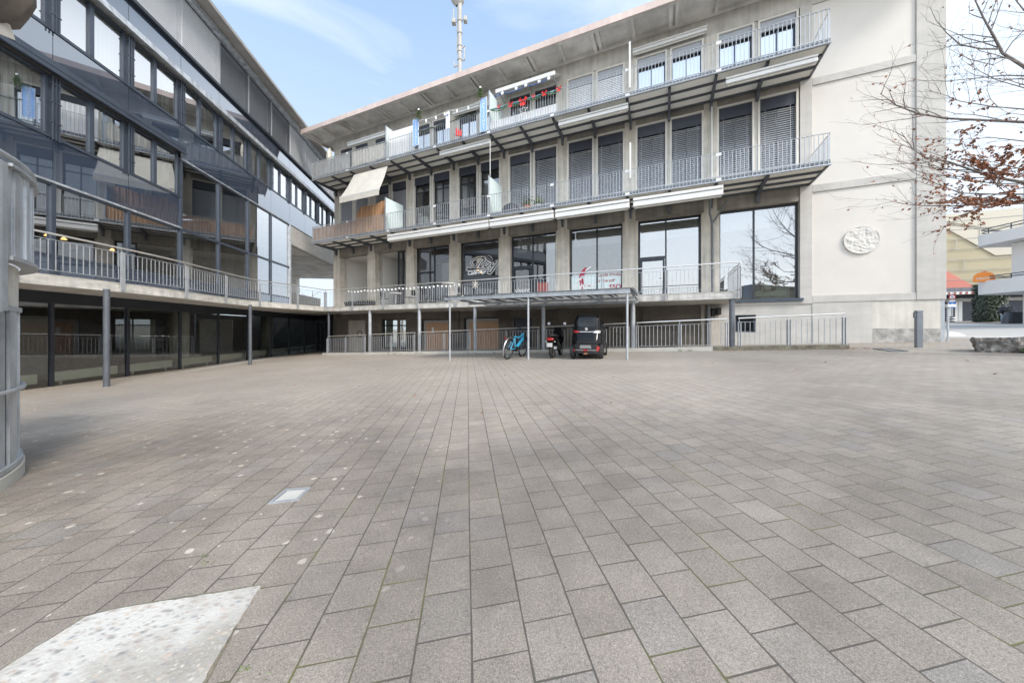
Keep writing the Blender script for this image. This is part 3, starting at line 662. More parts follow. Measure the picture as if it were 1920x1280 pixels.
# downpipe with branch at the seventh pillar
sp = fx(1335)
MB().tube([(sp, -.1, 1.36), (sp, -.1, 4.55), (sp-.12, -.35, 4.95), (sp-.12, -.6, 5.55)], .045, 10).tube([(sp, -.1, 4.55), (sp+.5, -.45, 5.35)], .035, 10).build('downpipe', 'grey_steel', loft, smooth=True)
MB().tube([(sp-.02, -.1, ZM+.2), (sp-.02, -.1, 9.85)], .04, 10).build('downpipe', 'white_lacquer', loft, smooth=True)

# ---- lettering on the shop windows
def stroke(mb, pts, wmax, s0, z0, sc, d, wmin=.35, thick=.004):
    """a brush stroke: smooth path with swelling width, as a thin solid"""
    P = [Vector((p[0], 0, p[1])) for p in pts]; Q = []
    for i in range(len(P)-1):
        p0, p1, p2, p3 = P[max(i-1, 0)], P[i], P[i+1], P[min(i+2, len(P)-1)]
        for k in range(8):
            t = k/8; Q.append(.5*((2*p1)+(p2-p0)*t+(2*p0-5*p1+4*p2-p3)*t*t+(3*p1-p0-3*p2+p3)*t**3))
    Q.append(P[-1]); n = len(Q); L_, R_ = [], []
    for i, q in enumerate(Q):
        dv = (Q[min(i+1, n-1)]-Q[max(i-1, 0)]).normalized(); nn = Vector((-dv.z, 0, dv.x)); u = i/(n-1)
        ww = wmax*(wmin+(1-wmin)*math.sin(math.pi*u)**.8)/2
        L_.append(q+nn*ww); R_.append(q-nn*ww)
    f = lambda q: (s0+q.x*sc, d, z0+q.z*sc)
    for i in range(n-1): mb.prism([f(L_[i]), f(L_[i+1]), f(R_[i+1]), f(R_[i])], (0, thick, 0))
    return mb
def lg(zx, zy): q = px(860+zx/21.33, 465+zy/21.33, DF+.25); return (q[0], q[2])
LOGO = [([(640,670),(540,670),(515,590),(570,480),(700,415),(880,392),(1000,380),(1090,350)], .062),
        ([(930,400),(1005,425),(1020,490),(970,550),(900,585)], .075),
        ([(965,405),(880,510),(780,650),(690,780),(600,850),(450,875),(345,852),(400,815),(560,808),(640,842),(900,832),(1340,795)], .07),
        ([(890,590),(885,660),(840,740),(880,765),(940,690)], .07),
        ([(1140,595),(1050,660),(1025,730),(1080,755),(1180,700),(1235,620),(1150,590)], .065),
        ([(1400,570),(1320,660),(1295,710),(1350,722),(1450,640)], .07),
        ([(1590,545),(1480,700),(1370,850),(1270,985),(1205,990),(1215,905),(1270,840)], .085),
        ([(1090,395),(1180,465),(1300,525)], .075), ([(1150,350),(1240,390),(1330,470)], .11),
        ([(1180,400),(1190,310)], .05), ([(1240,420),(1270,320)], .05), ([(1300,460),(1345,400)], .05)]
wht = MB(); blk = MB()
for pts, ww in LOGO:
    q = [lg(*p_) for p_ in pts]; stroke(wht, q, ww+.085, 0, 0, 1, .262, .75); stroke(blk, q, ww, 0, 0, 1, .252, .5)
a_ = lg(690, 1050); add_text(wht, 'Caf\u00e9-Bar', .34, a_[0], .262, a_[1], shear=.4, bold=.012)
wht.build('logo_outline', 'decal_white', w3); blk.build('logo_lettering', 'decal_black', w3)
def dancer(par, s, z, sc, body, limb):
    b = MB()
    stroke(b, [(.42,.98),(.30,.84),(.18,.62),(.20,.34),(.24,.06)], .20, s, z, sc, .258, .5)
    stroke(b, [(.22,.40),(.36,.20),(.60,.18)], .05, s, z, sc, .258, .5)
    b.build('dancer_dress', body, par)
    for pts, ww in (([(.36,.86),(.50,.94),(.62,1.02)], .08), ([(.26,.62),(.12,.50),(-.06,.42)], .09), ([(.18,.62),(.30,.56)], .11), ([(.60,.22),(.78,.26),(.92,.24)], .06)):
        l = MB(); stroke(l, pts, ww, s, z, sc, .252, .6); l.build('dancer_limb', limb, par)
dancer(w5, PC[5]+.72, 1.98, 1.15, 'decal_red', 'decal_white')
t_ = MB(); add_text(t_, 'vivere', .50, PC[5]+1.06, .250, 2.06, spacing=.92, bold=.01); add_text(t_, 'emozioni', .30, PC[5]+1.14, .250, 1.82, shear=.35, bold=.006)
t_.build('shop_lettering', 'decal_white', w5)
t_ = MB(); add_text(t_, 'UPPER FITNESS', .17, PC[5]+2.36, .252, 2.62, bold=.005); add_text(t_, 'BY \u201cDA LUI\u201d', .17, PC[5]+2.16, .252, 2.34, bold=.005); t_.build('shop_lettering', 'decal_rust', w5)
t_ = MB(); add_text(t_, 'SSO', .32, PC[5]+2.60, .252, 1.98, bold=.008); t_.build('shop_lettering', 'decal_red', w5)
# frosted lower fields
MB().box(PC[5]+.44, PC[5]+1.68, .264, .268, 1.45, 2.75).box(PC[5]+1.77, PC[6]-.44, .264, .268, 1.45, 2.75).build('frosted_film', 'frosted_glass', w5)
MB().box(PC[4]+.62, PC[4]+1.40, .19, .196, 1.5, 3.2).build('window_poster', 'plate_grey', w4)
dancer(w4, PC[4]+.68, 1.95, .95, 'plate_grey', 'decal_white')
t_ = MB(); add_text(t_, 'vivere', .40, PC[4]+1.02, .180, 2.0, spacing=.92); add_text(t_, 'emozioni', .24, PC[4]+1.02, .180, 1.78, shear=.35); t_.build('shop_lettering', 'decal_white', w4)
t_ = MB(); t_.box(PC[4]+1.85, PC[4]+2.5, .262, .266, 1.6, 2.5); t_.build('red_poster', 'decal_rust', w4)
t_ = MB(); add_text(t_, 'SSO', .26, PC[4]+2.70, .262, 1.72); t_.build('shop_lettering', 'decal_rust', w4)
# lamps and fittings inside
def inside(s, d, z, name, m, rr=.06):
    return MB().lathe([(.0, -rr), (rr*.8, -rr*.6), (rr, 0), (rr*.8, rr*.6), (0, rr)], (s, d, z), 12).tube([(s, d, z+rr), (s, d, 5.1)], .006, 5).build(name, m, loft, smooth=True)
for s, z in ((PC[3]+.62, 3.75), (PC[3]+.85, 3.6), (PC[2]+2.3, 3.6)): inside(s, 1.8, z, 'pendant_lamp', 'lamp_warm')
for k in range(5): MB().box(PC[3]+.5+k*.45, PC[3]+.75+k*.45, 1.4, 1.8, 1.36, 2.1+.1*(k % 2)).build('cafe_chair', 'cyan_paint' if k == 9 else 'interior_dark', loft, bevel=.03)
MB().box(2.6, 3.0, .9, 1.3, 1.3, 1.75).build('cardboard_box', 'radiator_enamel', loft); 
MB().box(3.05, 3.45, .55, .9, 1.3, 2.1).build('blue_crate', 'sign_blue', loft, bevel=.02)
MB().box(3.45, 4.55, .5, .8, 1.4, 1.62).build('radiator', 'radiator_enamel', loft, bevel=.01)
MB().box(3.85, 4.2, 1.2, 1.6, 1.3, 2.35).box(4.35, 4.8, 1.0, 1.5, 1.3, 2.55).build('plinth_box', 'interior_white', loft)

# ---- balconies
def balcony(name, zb, zt, zr, side):
    b = MB(); L0, L1, D0 = -21.55, 5.19, -1.80
    b.box(L0, L1, D0+.05, -.02, zb+.035, zb+.06)
    o = b.build('balcony', 'cream_panel', loft)
    MB().box(L0, L1, D0, D0+.05, zb-.02, zt).box(L0, L0+.05, D0+.05, 0, zb-.02, zt).box(L1-.05, L1, D0+.05, 0, zb-.02, zt).build('edge_channel', 'grey_steel', o)
    MB().box(L0+.05, L1-.05, D0+.05, 0, zb+.063, zt).build('deck', 'galvanised_steel', o)
    k = 0; s = PC[0]+.03
    while s < 5.1:                       # tapered cantilever brackets
        br = MB(); t = .05
        br.prism([(s-t, D0+.12, zb-.05), (s-t, D0+.12, zb+.034), (s-t, 0.02, zb+.034), (s-t, .02, zb-.46), (s-t, -.11, zb-.46), (s-t, -.16, zb-.17)], (2*t, 0, 0))
        br.build('bracket', 'dark_steel', o)
        s += 1.658; k += 1
    for d in (-.62, -1.22, -.03): MB().box(L0+.06, L1-.06, d-.035, d+.035, zb-.045, zb+.033).build('purlin', 'dark_steel', o)
    MB().tube([(L0, D0-.06, zb-.03), (L1, D0-.06, zb-.03)], .032, 8).build('gutter_pipe', 'galvanised_steel', o, smooth=True)
    n = 8; step = (L1-L0)/n
    for i in range(n):
        a = L0+i*step; r = MB(); e = a+step
        r.box(a, e-.012, D0-.022, D0+.022, zr-.012, zr); r.box(a, e-.012, D0-.02, D0+.012, zb+.16, zb+.19)
        q = int(step/.125)
        for j in range(q): s = a+(j+.5)*step/q; r.box(s-.008, s+.008, D0-.03, D0-.004, zb-.06, zr-.014)
        r.build('railing', 'galvanised_steel', o)
        if i:
            for za, zc in ((zr-.14, zr-.03), (zb-.02, zb+.1)): MB().box(a-.09, a+.09, D0-.05, D0-.032, za, zc).build('joint_plate', 'white_lacquer', o)
    for s in (L0, L1):
        r = MB(); r.box(s-.01, s+.01, D0+.025, -.02, zr-.012, zr).box(s-.01, s+.01, D0+.025, -.02, zb+.16, zb+.19)
        for j in range(13): d = D0+.08+j*.135; r.box(s-.012, s+.012, d-.008, d+.008, zb-.04, zr-.014)
        r.build('side_railing', 'galvanised_steel', o)
    return o
mid = balcony('middle', ZM, ZM+.13, 6.80, 0)
upp = balcony('upper', ZU, ZU+.13, 11.10, 0)
# glass privacy screens standing across the decks
def screen(par, s, zt, h, slope=.0):
    MB().prism([(s, -1.76, zt), (s, -.3, zt), (s, -.3, zt+h-slope), (s, -1.76, zt+h)], (.02, 0, 0)).build('privacy_screen', 'frosted_glass', par)
    MB().box(s-.02, s+.04, -1.80, -1.762, zt-.1, zt+h+.02).build('screen_post', 'galvanised_steel', par)
screen(mid, px(722, 0, 15.3)[0], ZM+.13, 1.95); screen(mid, px(916, 0, 15.3)[0], ZM+.13, 1.95)
screen(upp, px(723, 0, 15.3)[0], ZU+.13, 1.95); screen(upp, px(917, 0, 15.3)[0], ZU+.13, 2.05)
# awning cassettes under the deck edges and on the wall
def cassette(s0, s1, d, z, h=.24, dep=.20, closed=True):
    a = MB().box(s0, s1, d-dep/2, d+dep/2, z, z+h*.62).box(s0, s1, d-dep/2-.03, d+dep/2-.05, z+h*.66, z+h).build('awning', 'white_lacquer', loft, bevel=.02)
    MB().box(s0+.06, s1-.06, d-.02, d+.02, z-.06, z-.003).build('awning_valance', 'awning_fabric', a)
    return a
def span(x0, x1): return px(x0, 0, 15.3)[0], px(x1, 0, 15.3)[0]
for x0, x1, z in ((821, 915, 9.50), (1045, 1177, 9.50), (1362, 1537, 9.48)): cassette(*span(x0, x1), -1.55, z)
for x0, x1 in ((727, 916), (918, 1038), (1041, 1180), (1187, 1356)): cassette(*span(x0, x1), -1.72, 5.17, .36, .22)
cassette(-1.42, 1.62, -.16, 12.86, .2); cassette(px(652, 0, 16.5)[0], px(722, 0, 16.5)[0], -.55, 12.32, .26)
cassette(px(850, 0, 16.9)[0], px(900, 0, 16.9)[0], -.2, 12.55, .22)
# pulled-out fabric awning, middle floor left end
tl, tr = px(664, 328, 15.35), px(727, 311, 15.35); bl, br = px(637, 371, 14.55), px(711, 354, 14.55)
aw = MB(); n = 10
rows = []
for i in range(n+1):
    u = i/n; sag = .10*math.sin(math.pi*u)
    rows.append([(tl[0]+(bl[0]-tl[0])*u, tl[1]+(bl[1]-tl[1])*u, 9.62+(bl[2]-9.62)*u-sag), (tr[0]+(br[0]-tr[0])*u, tr[1]+(br[1]-tr[1])*u, 9.62+(bl[2]-9.62)*u-sag)])
for i in range(n): aw.add([rows[i][0], rows[i][1], rows[i+1][1], rows[i+1][0]]+[(x, y, z-.012) for x, y, z in (rows[i][0], rows[i][1], rows[i+1][1], rows[i+1][0])], [(0,1,2,3),(7,6,5,4),(0,3,7,4),(1,5,6,2)])
aw = aw.build('awning', 'awning_fabric', loft, smooth=True)
e0, e1 = rows[-1]
MB().bar(e0, e1, .06, .08).build('front_bar', 'white_lacquer', aw); MB().box(e0[0], e1[0], e0[1]-.03, e0[1]-.015, e0[2]-.34, e0[2]-.05).build('awning_valance', 'awning_fabric', aw)
# extended awning on the upper floor, over the garlands
s0, s1 = px(930, 0, 16)[0], px(1040, 0, 16)[0]
aw = MB().prism([(s0, -.10, 13.05), (s0, -1.05, 12.50), (s0, -1.05, 12.47), (s0, -.10, 13.02)], (s1-s0, 0, 0)).build('awning', 'white_lacquer', loft)
MB().box(s0-.02, s1+.02, -1.13, -1.05, 12.36, 12.56).build('front_bar', 'white_lacquer', aw, bevel=.015)
MB().bar((s0+.1, -.1, 12.3), (s0+.12, -1.05, 12.45), .04, .04).bar((s1-.1, -.1, 12.3), (s1-.12, -1.05, 12.45), .04, .04).build('awning_arm', 'galvanised_steel', aw)
# slim poles on the railings
for x, y0, y1, D in ((1181, 80, 166, 15.25), (1182, 268, 335, 15.25)):
    a, b = px(x, y0, D), px(x, y1, D); MB().box(a[0]-.035, a[0]+.035, a[1]-.05, a[1]+.01, b[2], a[2]).build('screen_post', 'white_lacquer', loft)
a, b = px(919, 262, 15.2), px(919, 330, 15.2); MB().tube([(a[0], a[1], a[2]), (a[0], a[1], b[2])], .018, 6).build('awning_crank', 'white_lacquer', loft)

# round relief on the blind wall
md = empty('wall_medallion', FW(6.71, 0.05, 3.36), RZ, 'round white carved relief mounted on the cream end wall', 'relief')
def relief():
    mb = MB(); nr, na = 40, 96; vs = [(0, -.10, 0)]
    rnd = random.Random(3)
    arcs = []
    for _ in range(13):
        cx_, cz_, rr, a0, sp_ = rnd.uniform(-.36, .36), rnd.uniform(-.36, .36), rnd.uniform(.06, .2), rnd.uniform(0, 6.28), rnd.uniform(1.5, 4.5)
        arcs.append([(cx_+rr*math.cos(a0+sp_*k/9), cz_+rr*.7*math.sin(a0+sp_*k/9)) for k in range(10)])
    for i in range(1, nr+1):
        r = .525*i/nr
        for k in range(na):
            t = 2*math.pi*k/na; x, z = r*math.cos(t), r*math.sin(t); h = .06
            q = min(math.hypot(x-ax, z-az) for ar in arcs for ax, az in ar)
            h = .05+.013*max(0, 1-q/.05)**.8+.020*noise.noise(Vector((x*5, z*5, 1)))+.010*noise.noise(Vector((x*15, z*15, 5)))
            if r > .48: h = .062
            vs.append((x, -h, z))
    fs = [(0, 1+(k+1) % na, 1+k) for k in range(na)]
    for i in range(nr-1):
        for k in range(na): a = 1+i*na; fs.append((a+k, a+(k+1) % na, a+na+(k+1) % na, a+na+k))
    a = 1+(nr-1)*na; o = len(vs)
    vs += [(.525*math.cos(2*math.pi*k/na), 0, .525*math.sin(2*math.pi*k/na)) for k in range(na)]
    for k in range(na): fs.append((a+k, a+(k+1) % na, o+(k+1) % na, o+k))
    return mb.add(vs, fs)
relief().build('carved_disc', 'medallion_stone', md)

# ================================================================== OFFICE BUILDING (left)
VX, VY = -0.1393, 0.9903
DL = 11.75
office = empty('office_building', (-VY*DL, VX*DL, 0), math.atan2(VY, VX), 'dark glass office building with bands of blue panels and long window rows', 'building')
def OW(a, b, z): return Vector((-VY*DL+a*VX-b*VY, VX*DL+a*VY+b*VX, z))   # local -> world (a along, b into)
AK = lambda k: 11.60+2.25*k
K0, K1, KC = -3, 11, 6
def win_row(k, z0, z1, gl, lower):
    a0, a1 = AK(k), AK(k+1); m = MB(); t = .06
    l, r = a0+.125, a1-.125; mid_ = l+(r-l)*.46
    m.frame(l, r, z0, z1, t, .0, .09); m.box(mid_-.065, mid_+.065, -.01, .088, z0+t, z1-t)
    f = m.build('window', 'slate_blue_frame', office)
    pane(l+.05, mid_-.06, z0+.05, z1-.05, .05, gl, f); pane(mid_+.06, r-.05, z0+.05, z1-.05, .05, gl, f)
    c = MB(); n = 5 if (k+lower) % 3 else 9
    for q in range(n): c.box(r-.12-.07*q, r-.07-.07*q, .30+.03*(q % 2), .34+.03*(q % 2), z0-.05, z1+.05)
    c.build('curtain', 'interior_white', f)
    p = MB().box(a0-.12, a0+.12, .03, .12, z0, z1)
    for q in (-.085, .0, .085): p.box(a0+q-.012, a0+q+.012, -.10, -.075, z0-.1, z1)
    for z in (z0+.4, (z0+z1)/2+.1, z1-.25): p.box(a0-.13, a0+.13, -.105, -.07, z, z+.03)
    p.build('rod_pier', 'slate_blue_frame', office)
for k in range(K0, K1):
    a0, a1 = AK(k), AK(k+1)
    win_row(k, 8.62, 10.38, 'office_glass', 0)
    def sp(z0, z1, name='spandrel_panel', m='spandrel_glass'): MB().box(a0+.008, a1-.008, .0, .03, z0, z1).build(name, m, office)
    sp(7.46 if k < 2 else 7.16, 8.56); sp(10.66, 11.68)
    if k < 2: win_row(k, 5.53, 7.28, 'office_glass', 1); sp(4.27, 5.48)
    # top floor blinds
    closed = k in (1, 2) or k >= 6
    bl = MB().slats(a0+.03, a1-.03, 11.80, 13.98, -.02, .085, .092, R(74) if closed else R(58 if k > 2 else 30)); bl.box(a0-.01, a0+.012, -.05, .0, 11.75, 14.0)
    f = MB(); f.frame(a0, a1, 11.74, 14.05, .06, .06, .12); f = f.build('window', 'anthracite_frame', office)
    pane(a0+.05, a1-.05, 11.79, 14.0, .09, 'office_glass', f); bl.build('blind', 'slat_grey' if closed else 'slat_dark', f)
    # ground floor and terrace floor
    if k < 9:
        f = MB().box(a0-.045, a0+.045, .0, .07, -2.0, .74).box(a0+.045, a1-.045, .0, .09, -2.0, -1.72).build('shopfront_frame', 'anthracite_frame', office)
        MB().box(a0, a1, -.02, .12, .74, 1.078).build('header_panel', 'anthracite_frame', office)
        pane(a0+.045, a1-.045, -1.72, .74, .04, 'ground_glass', f)
        if k < 8: MB().box(a0+.16, a1-.20, .16, .34, -1.54, -1.26).box(a0+.4, a0+.46, .22, .28, -1.75, -1.54).box(a1-.46, a1-.4, .22, .28, -1.75, -1.54).build('radiator', 'radiator_enamel', office, bevel=.01)
    if k < KC:
        top = 4.20 if k < 2 else 7.10
        f = MB().box(a0-.055, a0+.055, -.03, .10, 1.37, top).box(a0+.055, a1-.055, -.02, .08, 2.08, 2.16).box(a0+.055, a1-.055, -.02, .08, top-.06, top)
        if k >= 2: f.box(a0+.055, a1-.055, -.025, .08, 4.15, 4.25)
        f = f.build('terrace_window', 'slate_blue_frame', office)
        MB().box(a0+.055, a1-.055, .0, .03, 1.40, 2.08).build('sill_panel', 'spandrel_glass', f)
        pane(a0+.055, a1-.055, 2.16, 4.15, .04, 'office_glass', f)
        if k >= 2: pane(a0+.055, a1-.055, 4.25, 7.04, .04, 'office_glass', f)
        if k in (3, 4): MB().slats(a0+.2, a1-.2, 5.2, 7.0, .5, .09, .09, R(60)).build('blind', 'slat_grey', f)
MB().box(AK(KC)-.08, AK(KC)+.10, -.06, 9, 1.37, 7.10).build('corner_mullion', 'galvanised_sheet', office)
# sunshade housings and guide rails
for z0, z1, b0, kk in ((10.40, 10.64, -.26, K1), (7.30, 7.45, -.20, 2)):
    MB().box(AK(K0), AK(kk), b0, .03, z0+.08, z1).box(AK(K0), AK(kk), b0-.04, b0+.05, z0, z0+.07).build('sunshade_box', 'galvanised_sheet' if z0 > 8 else 'slate_blue_frame', office)
MB().box(AK(K0), AK(2), -.21, .03, 7.456, 7.62).build('sunshade_cover', 'slate_blue_frame', office)
for z in (8.57, 5.49): MB().box(AK(K0), AK(K1 if z > 8 else 2), -.03, .1, z, z+.045).build('window_sill', 'slate_blue_frame', office)
MB().box(AK(K0), AK(2), -.05, .1, 4.205, 4.265).box(AK(2), AK(KC), -.05, .1, 7.105, 7.155).build('window_sill', 'galvanised_sheet', office)
MB().box(AK(K0), AK(K1), -.16, -.05, 11.62, 11.74).build('blind_rail', 'anthracite_frame', office)
MB().box(AK(K0), AK(K1), -.26, .05, 14.06, 14.13).box(AK(K0), AK(K1), -.22, .0, 14.0, 14.05).build('gutter', 'galvanised_sheet', office)
pr = [(AK(K0), -.262, 14.13), (AK(K0), -.262, 14.17)]; a = AK(K1)
pr.append((a, -.262, 14.17)); pr.append((a, -.262, 14.13))
while a > AK(K0)+.25: pr += [(a-.09, -.262, 14.13), (a-.09, -.262, 14.04), (a-.19, -.262, 14.04), (a-.19, -.262, 14.13)]; a -= .19
MB().prism(pr, (0, -.03, 0)).build('toothed_strip', 'galvanised_steel', office)
MB().box(AK(K0), AK(K1), -.80, 9, 14.20, 14.36).build('roof_eave', 'eave_concrete', office)
MB().box(AK(K0), AK(K1), .05, .2, 14.13, 14.20).build('roof_beam', 'soffit_concrete', office)
# bridge part beyond the glass corner
MB().box(AK(KC)+.10, AK(K1), .02, .45, 5.85, 7.10).build('bridge_beam', 'light_concrete', office)
MB().box(AK(KC)+.10, AK(K1)+6, .45, 9, 5.85, 6.2).build('bridge_soffit', 'soffit_concrete', office)
MB().box(AK(KC)+.10, AK(K1)+6, 7.0, 7.4, 4.1, 5.85).build('bridge_downstand', 'soffit_concrete', office)
MB().box(AK(KC)+.10, AK(K1)+2, 3.2, 3.5, 1.36, 3.2).build('parapet_wall', 'concrete', office)
for a in (AK(KC)+3.0, AK(KC)+9): MB().tube([(a, 5.2, 1.36), (a, 5.2, 5.85)], .25, 14).build('bridge_column', 'concrete', office, smooth=True)
# inside: floors, ceilings, back walls
m = MB()
for z0, z1 in ((-2.1, -1.76), (1.08, 1.34), (4.28, 5.44), (7.5, 8.5), (10.7, 11.6)):
    m.box(AK(K0), AK(KC) if z0 in (1.08, 4.28) else AK(K1), .16 if z0 > 1.2 else .13, 6.8, z0, z1) if z0 != 4.28 else m.box(AK(K0), AK(2), .16, 6.8, z0, z1)
m.build('floor_slab', 'interior_wall', office)
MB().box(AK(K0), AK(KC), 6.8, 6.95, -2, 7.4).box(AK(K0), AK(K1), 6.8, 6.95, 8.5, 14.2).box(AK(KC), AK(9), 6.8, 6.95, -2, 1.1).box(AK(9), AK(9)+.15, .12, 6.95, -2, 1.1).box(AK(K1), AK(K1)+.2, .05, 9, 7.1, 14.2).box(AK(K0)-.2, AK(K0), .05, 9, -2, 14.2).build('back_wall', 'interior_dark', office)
MB().box(AK(K0), AK(K1), .2, 6.8, 10.60, 10.69).box(AK(K0), AK(K1), .2, 6.8, 14.0, 14.12).box(AK(K0), AK(KC), .25, 6.8, .98, 1.06).build('ceiling', 'interior_white', office)
MB().box(AK(K0), AK(2), .2, 6.8, 7.42, 7.49).box(AK(K0), AK(2), .2, 6.8, 4.2, 4.27).box(AK(2), AK(KC), .2, 6.8, 7.2, 7.28).build('ceiling', 'interior_wall', office)
for k in (-.62, 2.55, 5.6):
    for z0, z1 in ((-1.76, .98), (1.34, 4.2)):
        MB().tube([(AK(k), .95, z0), (AK(k), .95, z1)], .33, 24).build('inside_column', 'concrete', office, smooth=True)
for k, z in ((.55, 3.0), (.75, 3.0), (1.45, 3.0)):
    MB().lathe([(0, .05), (.025, .05), (.075, -.03), (.07, -.03), (0, .03)], (AK(k), 1.4, z), 14).build('pendant_lamp', 'lamp_warm', office)
for k in range(-1, 6): MB().box(AK(k)+.4, AK(k)+1.9, 4.2, 4.5, -1.76, .2+.3*(k % 2)).build('partition', 'interior_wall' if k % 2 else 'interior_dark', office)
MB().box(AK(-3), AK(6), 3.2, 3.3, 2.2, 3.7).build('partition', 'interior_dark', office)
for k in (0.3, 1.2, 2.4): MB().box(AK(k), AK(k)+.5, 3.15, 3.19, 2.7, 3.5).build('light_panel', 'interior_white', office)

p0, p1 = OW(AK(8)-.12, .02, 0), FW(-21.79, .06, 0); dv = (p1-p0); ln = dv.length; ang = math.atan2(dv.y, dv.x)
ent = MB(); 
for k in range(5): x = (ln-.12)*k/4; ent.box(x, x+.12, -.06, .06, -2.3, 1.078)
for k in range(4): x = (ln-.12)*k/4; ent.box(x+.12, x+(ln-.12)/4, -.05, .05, .55, 1.078)
ent.xf(Matrix.Translation(p0) @ Matrix.Rotation(ang, 4, 'Z')); ent.xf(office.matrix_basis.inverted()); ent = ent.build('entrance_frame', 'anthracite_frame', office)
eg = MB()
for k in range(4): x = (ln-.12)*k/4; eg.box(x+.12, x+(ln-.12)/4, -.012, .012, -2.3, .55)
eg.xf(Matrix.Translation(p0) @ Matrix.Rotation(ang, 4, 'Z')); eg.xf(office.matrix_basis.inverted()); eg.build('entrance_glass', 'car_glass', ent)

# ================================================================== TERRACE
terr = empty('terrace', (0, 0, 0), 0, 'raised concrete terrace on round steel columns running along both buildings', 'terrace')
def TW(s, d): v = FW(s, d, 0); return (v.x, v.y)
E_R = -2.84
edge = [(-11.55, 5.6), (-11.42, 7.6), (-11.42, 9.74), (-11.56, 11.62), (-11.98, 13.96), (-12.25, 16.07), (-11.85, 18.0), (-11.42, 19.9), TW(-18.87, E_R)]
# smooth the curved part (Catmull-Rom)
def smooth(pts, n=5):
    P = [Vector((*p, 0)) for p in pts]; Q = []
    for i in range(len(P)-1):
        p0, p1, p2, p3 = P[max(i-1, 0)], P[i], P[i+1], P[min(i+2, len(P)-1)]
        for k in range(n):
            t = k/n; v = .5*((2*p1)+(p2-p0)*t+(2*p0-5*p1+4*p2-p3)*t*t+(3*p1-p0-3*p2+p3)*t**3); Q.append((v.x, v.y))
    return Q+[(P[-1].x, P[-1].y)]
edge_c = smooth(edge)
out_edge = edge_c+[TW(2.38, E_R)]
back = [TW(2.38, -.004), TW(-21.8, -.004)]
oL = lambda a, b: tuple(OW(a, b, 0)[:2])
poly = out_edge+back+[oL(AK(12), 3.0), oL(AK(KC)+.2, 3.0), oL(AK(KC)+.2, -.07), oL(5.5, -.07)]
m = MB(); m.prism([(x, y, 1.08) for x, y in poly], (0, 0, .20)); m.build('slab', 'slab_concrete', terr)
def inset_line(pts, dist):
    Q = []
    for i, p in enumerate(pts):
        a = Vector(pts[max(i-1, 0)]); b = Vector(pts[min(i+1, len(pts)-1)]); t = (b-a).normalized(); Q.append((p[0]-t.y*dist, p[1]+t.x*dist))
    return Q
up = inset_line(out_edge, .06)
m = MB(); m.prism([(x, y, 1.283) for x, y in up+[TW(2.32, -.006), TW(-21.8, -.006)]+poly[len(out_edge)+2:]], (0, 0, .077)); m.build('deck_course', 'concrete', terr)
# columns
cols = [(-10.93, 9.2), (-11.62, 15.15)]+[TW(s, E_R+.14) for s in (-18.75, -15.36, -11.84, -8.46, -4.96, -1.2, 2.16)]
for x, y in cols:
    z0 = gz(x)-.12
    m = MB().tube([(x, y, z0), (x, y, 1.079)], .066 if x < -10.9 else .09, 16); o = m.build('column', 'dark_steel' if x < -10.9 else 'grey_steel' if x > 7 else 'galvanised_steel', terr, smooth=True)
# posts, panels, handrail along the edge
def along(pts, step):
    ds = [0]
    for i in range(1, len(pts)): ds.append(ds[-1]+math.dist(pts[i-1], pts[i]))
    out = []; i = 0; d = 0
    while d <= ds[-1]+1e-6:
        while i < len(pts)-2 and ds[i+1] < d: i += 1
        u = (d-ds[i])/max(ds[i+1]-ds[i], 1e-9); u = min(max(u, 0), 1)
        a, b = Vector(pts[i]), Vector(pts[i+1]); out.append((tuple(a.lerp(b, u)), (b-a).normalized())); d += step
    return out, ds[-1]
def rail_run(pts, zf0, zf1, parent, n_panels, zlow, zpan, zhand, barstep=.13, posts=True, post_drop=.25, rail_m='handrail_steel'):
    """pts: 2-D line; z of foot given by function of distance fraction (zf0->zf1)"""
    L_ = sum(math.dist(pts[i], pts[i+1]) for i in range(len(pts)-1)); st = L_/n_panels
    zf = lambda d: zf0+(zf1-zf0)*d/L_
    def P(d, z, off=0):
        acc = 0
        for i in range(len(pts)-1):
            l = math.dist(pts[i], pts[i+1])
            if acc+l >= d-1e-6 or i == len(pts)-2:
                u = (d-acc)/l; a, b = Vector(pts[i]), Vector(pts[i+1]); q = a.lerp(b, u); t = (b-a).normalized()
                return Vector((q.x+t.y*off, q.y-t.x*off, z))
            acc += l
    sub = 4
    for k in range(n_panels):
        d0, d1 = k*st+.06, (k+1)*st-.06; m = MB()
        tops = [P(d0+(d1-d0)*j/sub, zf(d0+(d1-d0)*j/sub)+zpan) for j in range(sub+1)]; lows = [P(d0+(d1-d0)*j/sub, zf(d0+(d1-d0)*j/sub)+zlow) for j in range(sub+1)]
        for j in range(sub): m.bar(tops[j], tops[j+1], .03, .012); m.bar(lows[j], lows[j+1], .03, .012)
        nb = max(2, int((d1-d0)/barstep))
        for j in range(nb+1):
            d = d0+(d1-d0)*j/nb; m.bar(P(d, zf(d)+zlow), P(d, zf(d)+zpan), .014, .014)
        m.build('railing_panel', 'galvanised_steel', parent)
    if posts:
        for k in range(n_panels+1):
            d = min(max(k*st, .03), L_-.03); m = MB()
            for s in (-.035, .035):
                p0, p1 = P(d+s, zf(d)-post_drop, .06), P(d+s, zf(d)+zpan+.02, .06); m.bar(p0, p1, .05, .02, up=(1, 0, 0))
            m.bar(P(d, zf(d)+zpan, .05), P(d, zf(d)+zhand-.03, .0), .016, .016)
            m.build('post', 'galvanised_steel', parent)
    hp = [P(L_*j/(n_panels*sub), zf(L_*j/(n_panels*sub))+zhand, .02) for j in range(n_panels*sub+1)]
    MB().tube(hp, .024, 8).build('handrail', rail_m, parent, smooth=True)
rail_run(edge_c, 1.36, 1.36, terr, 7, .10, .86, 1.0, .135)
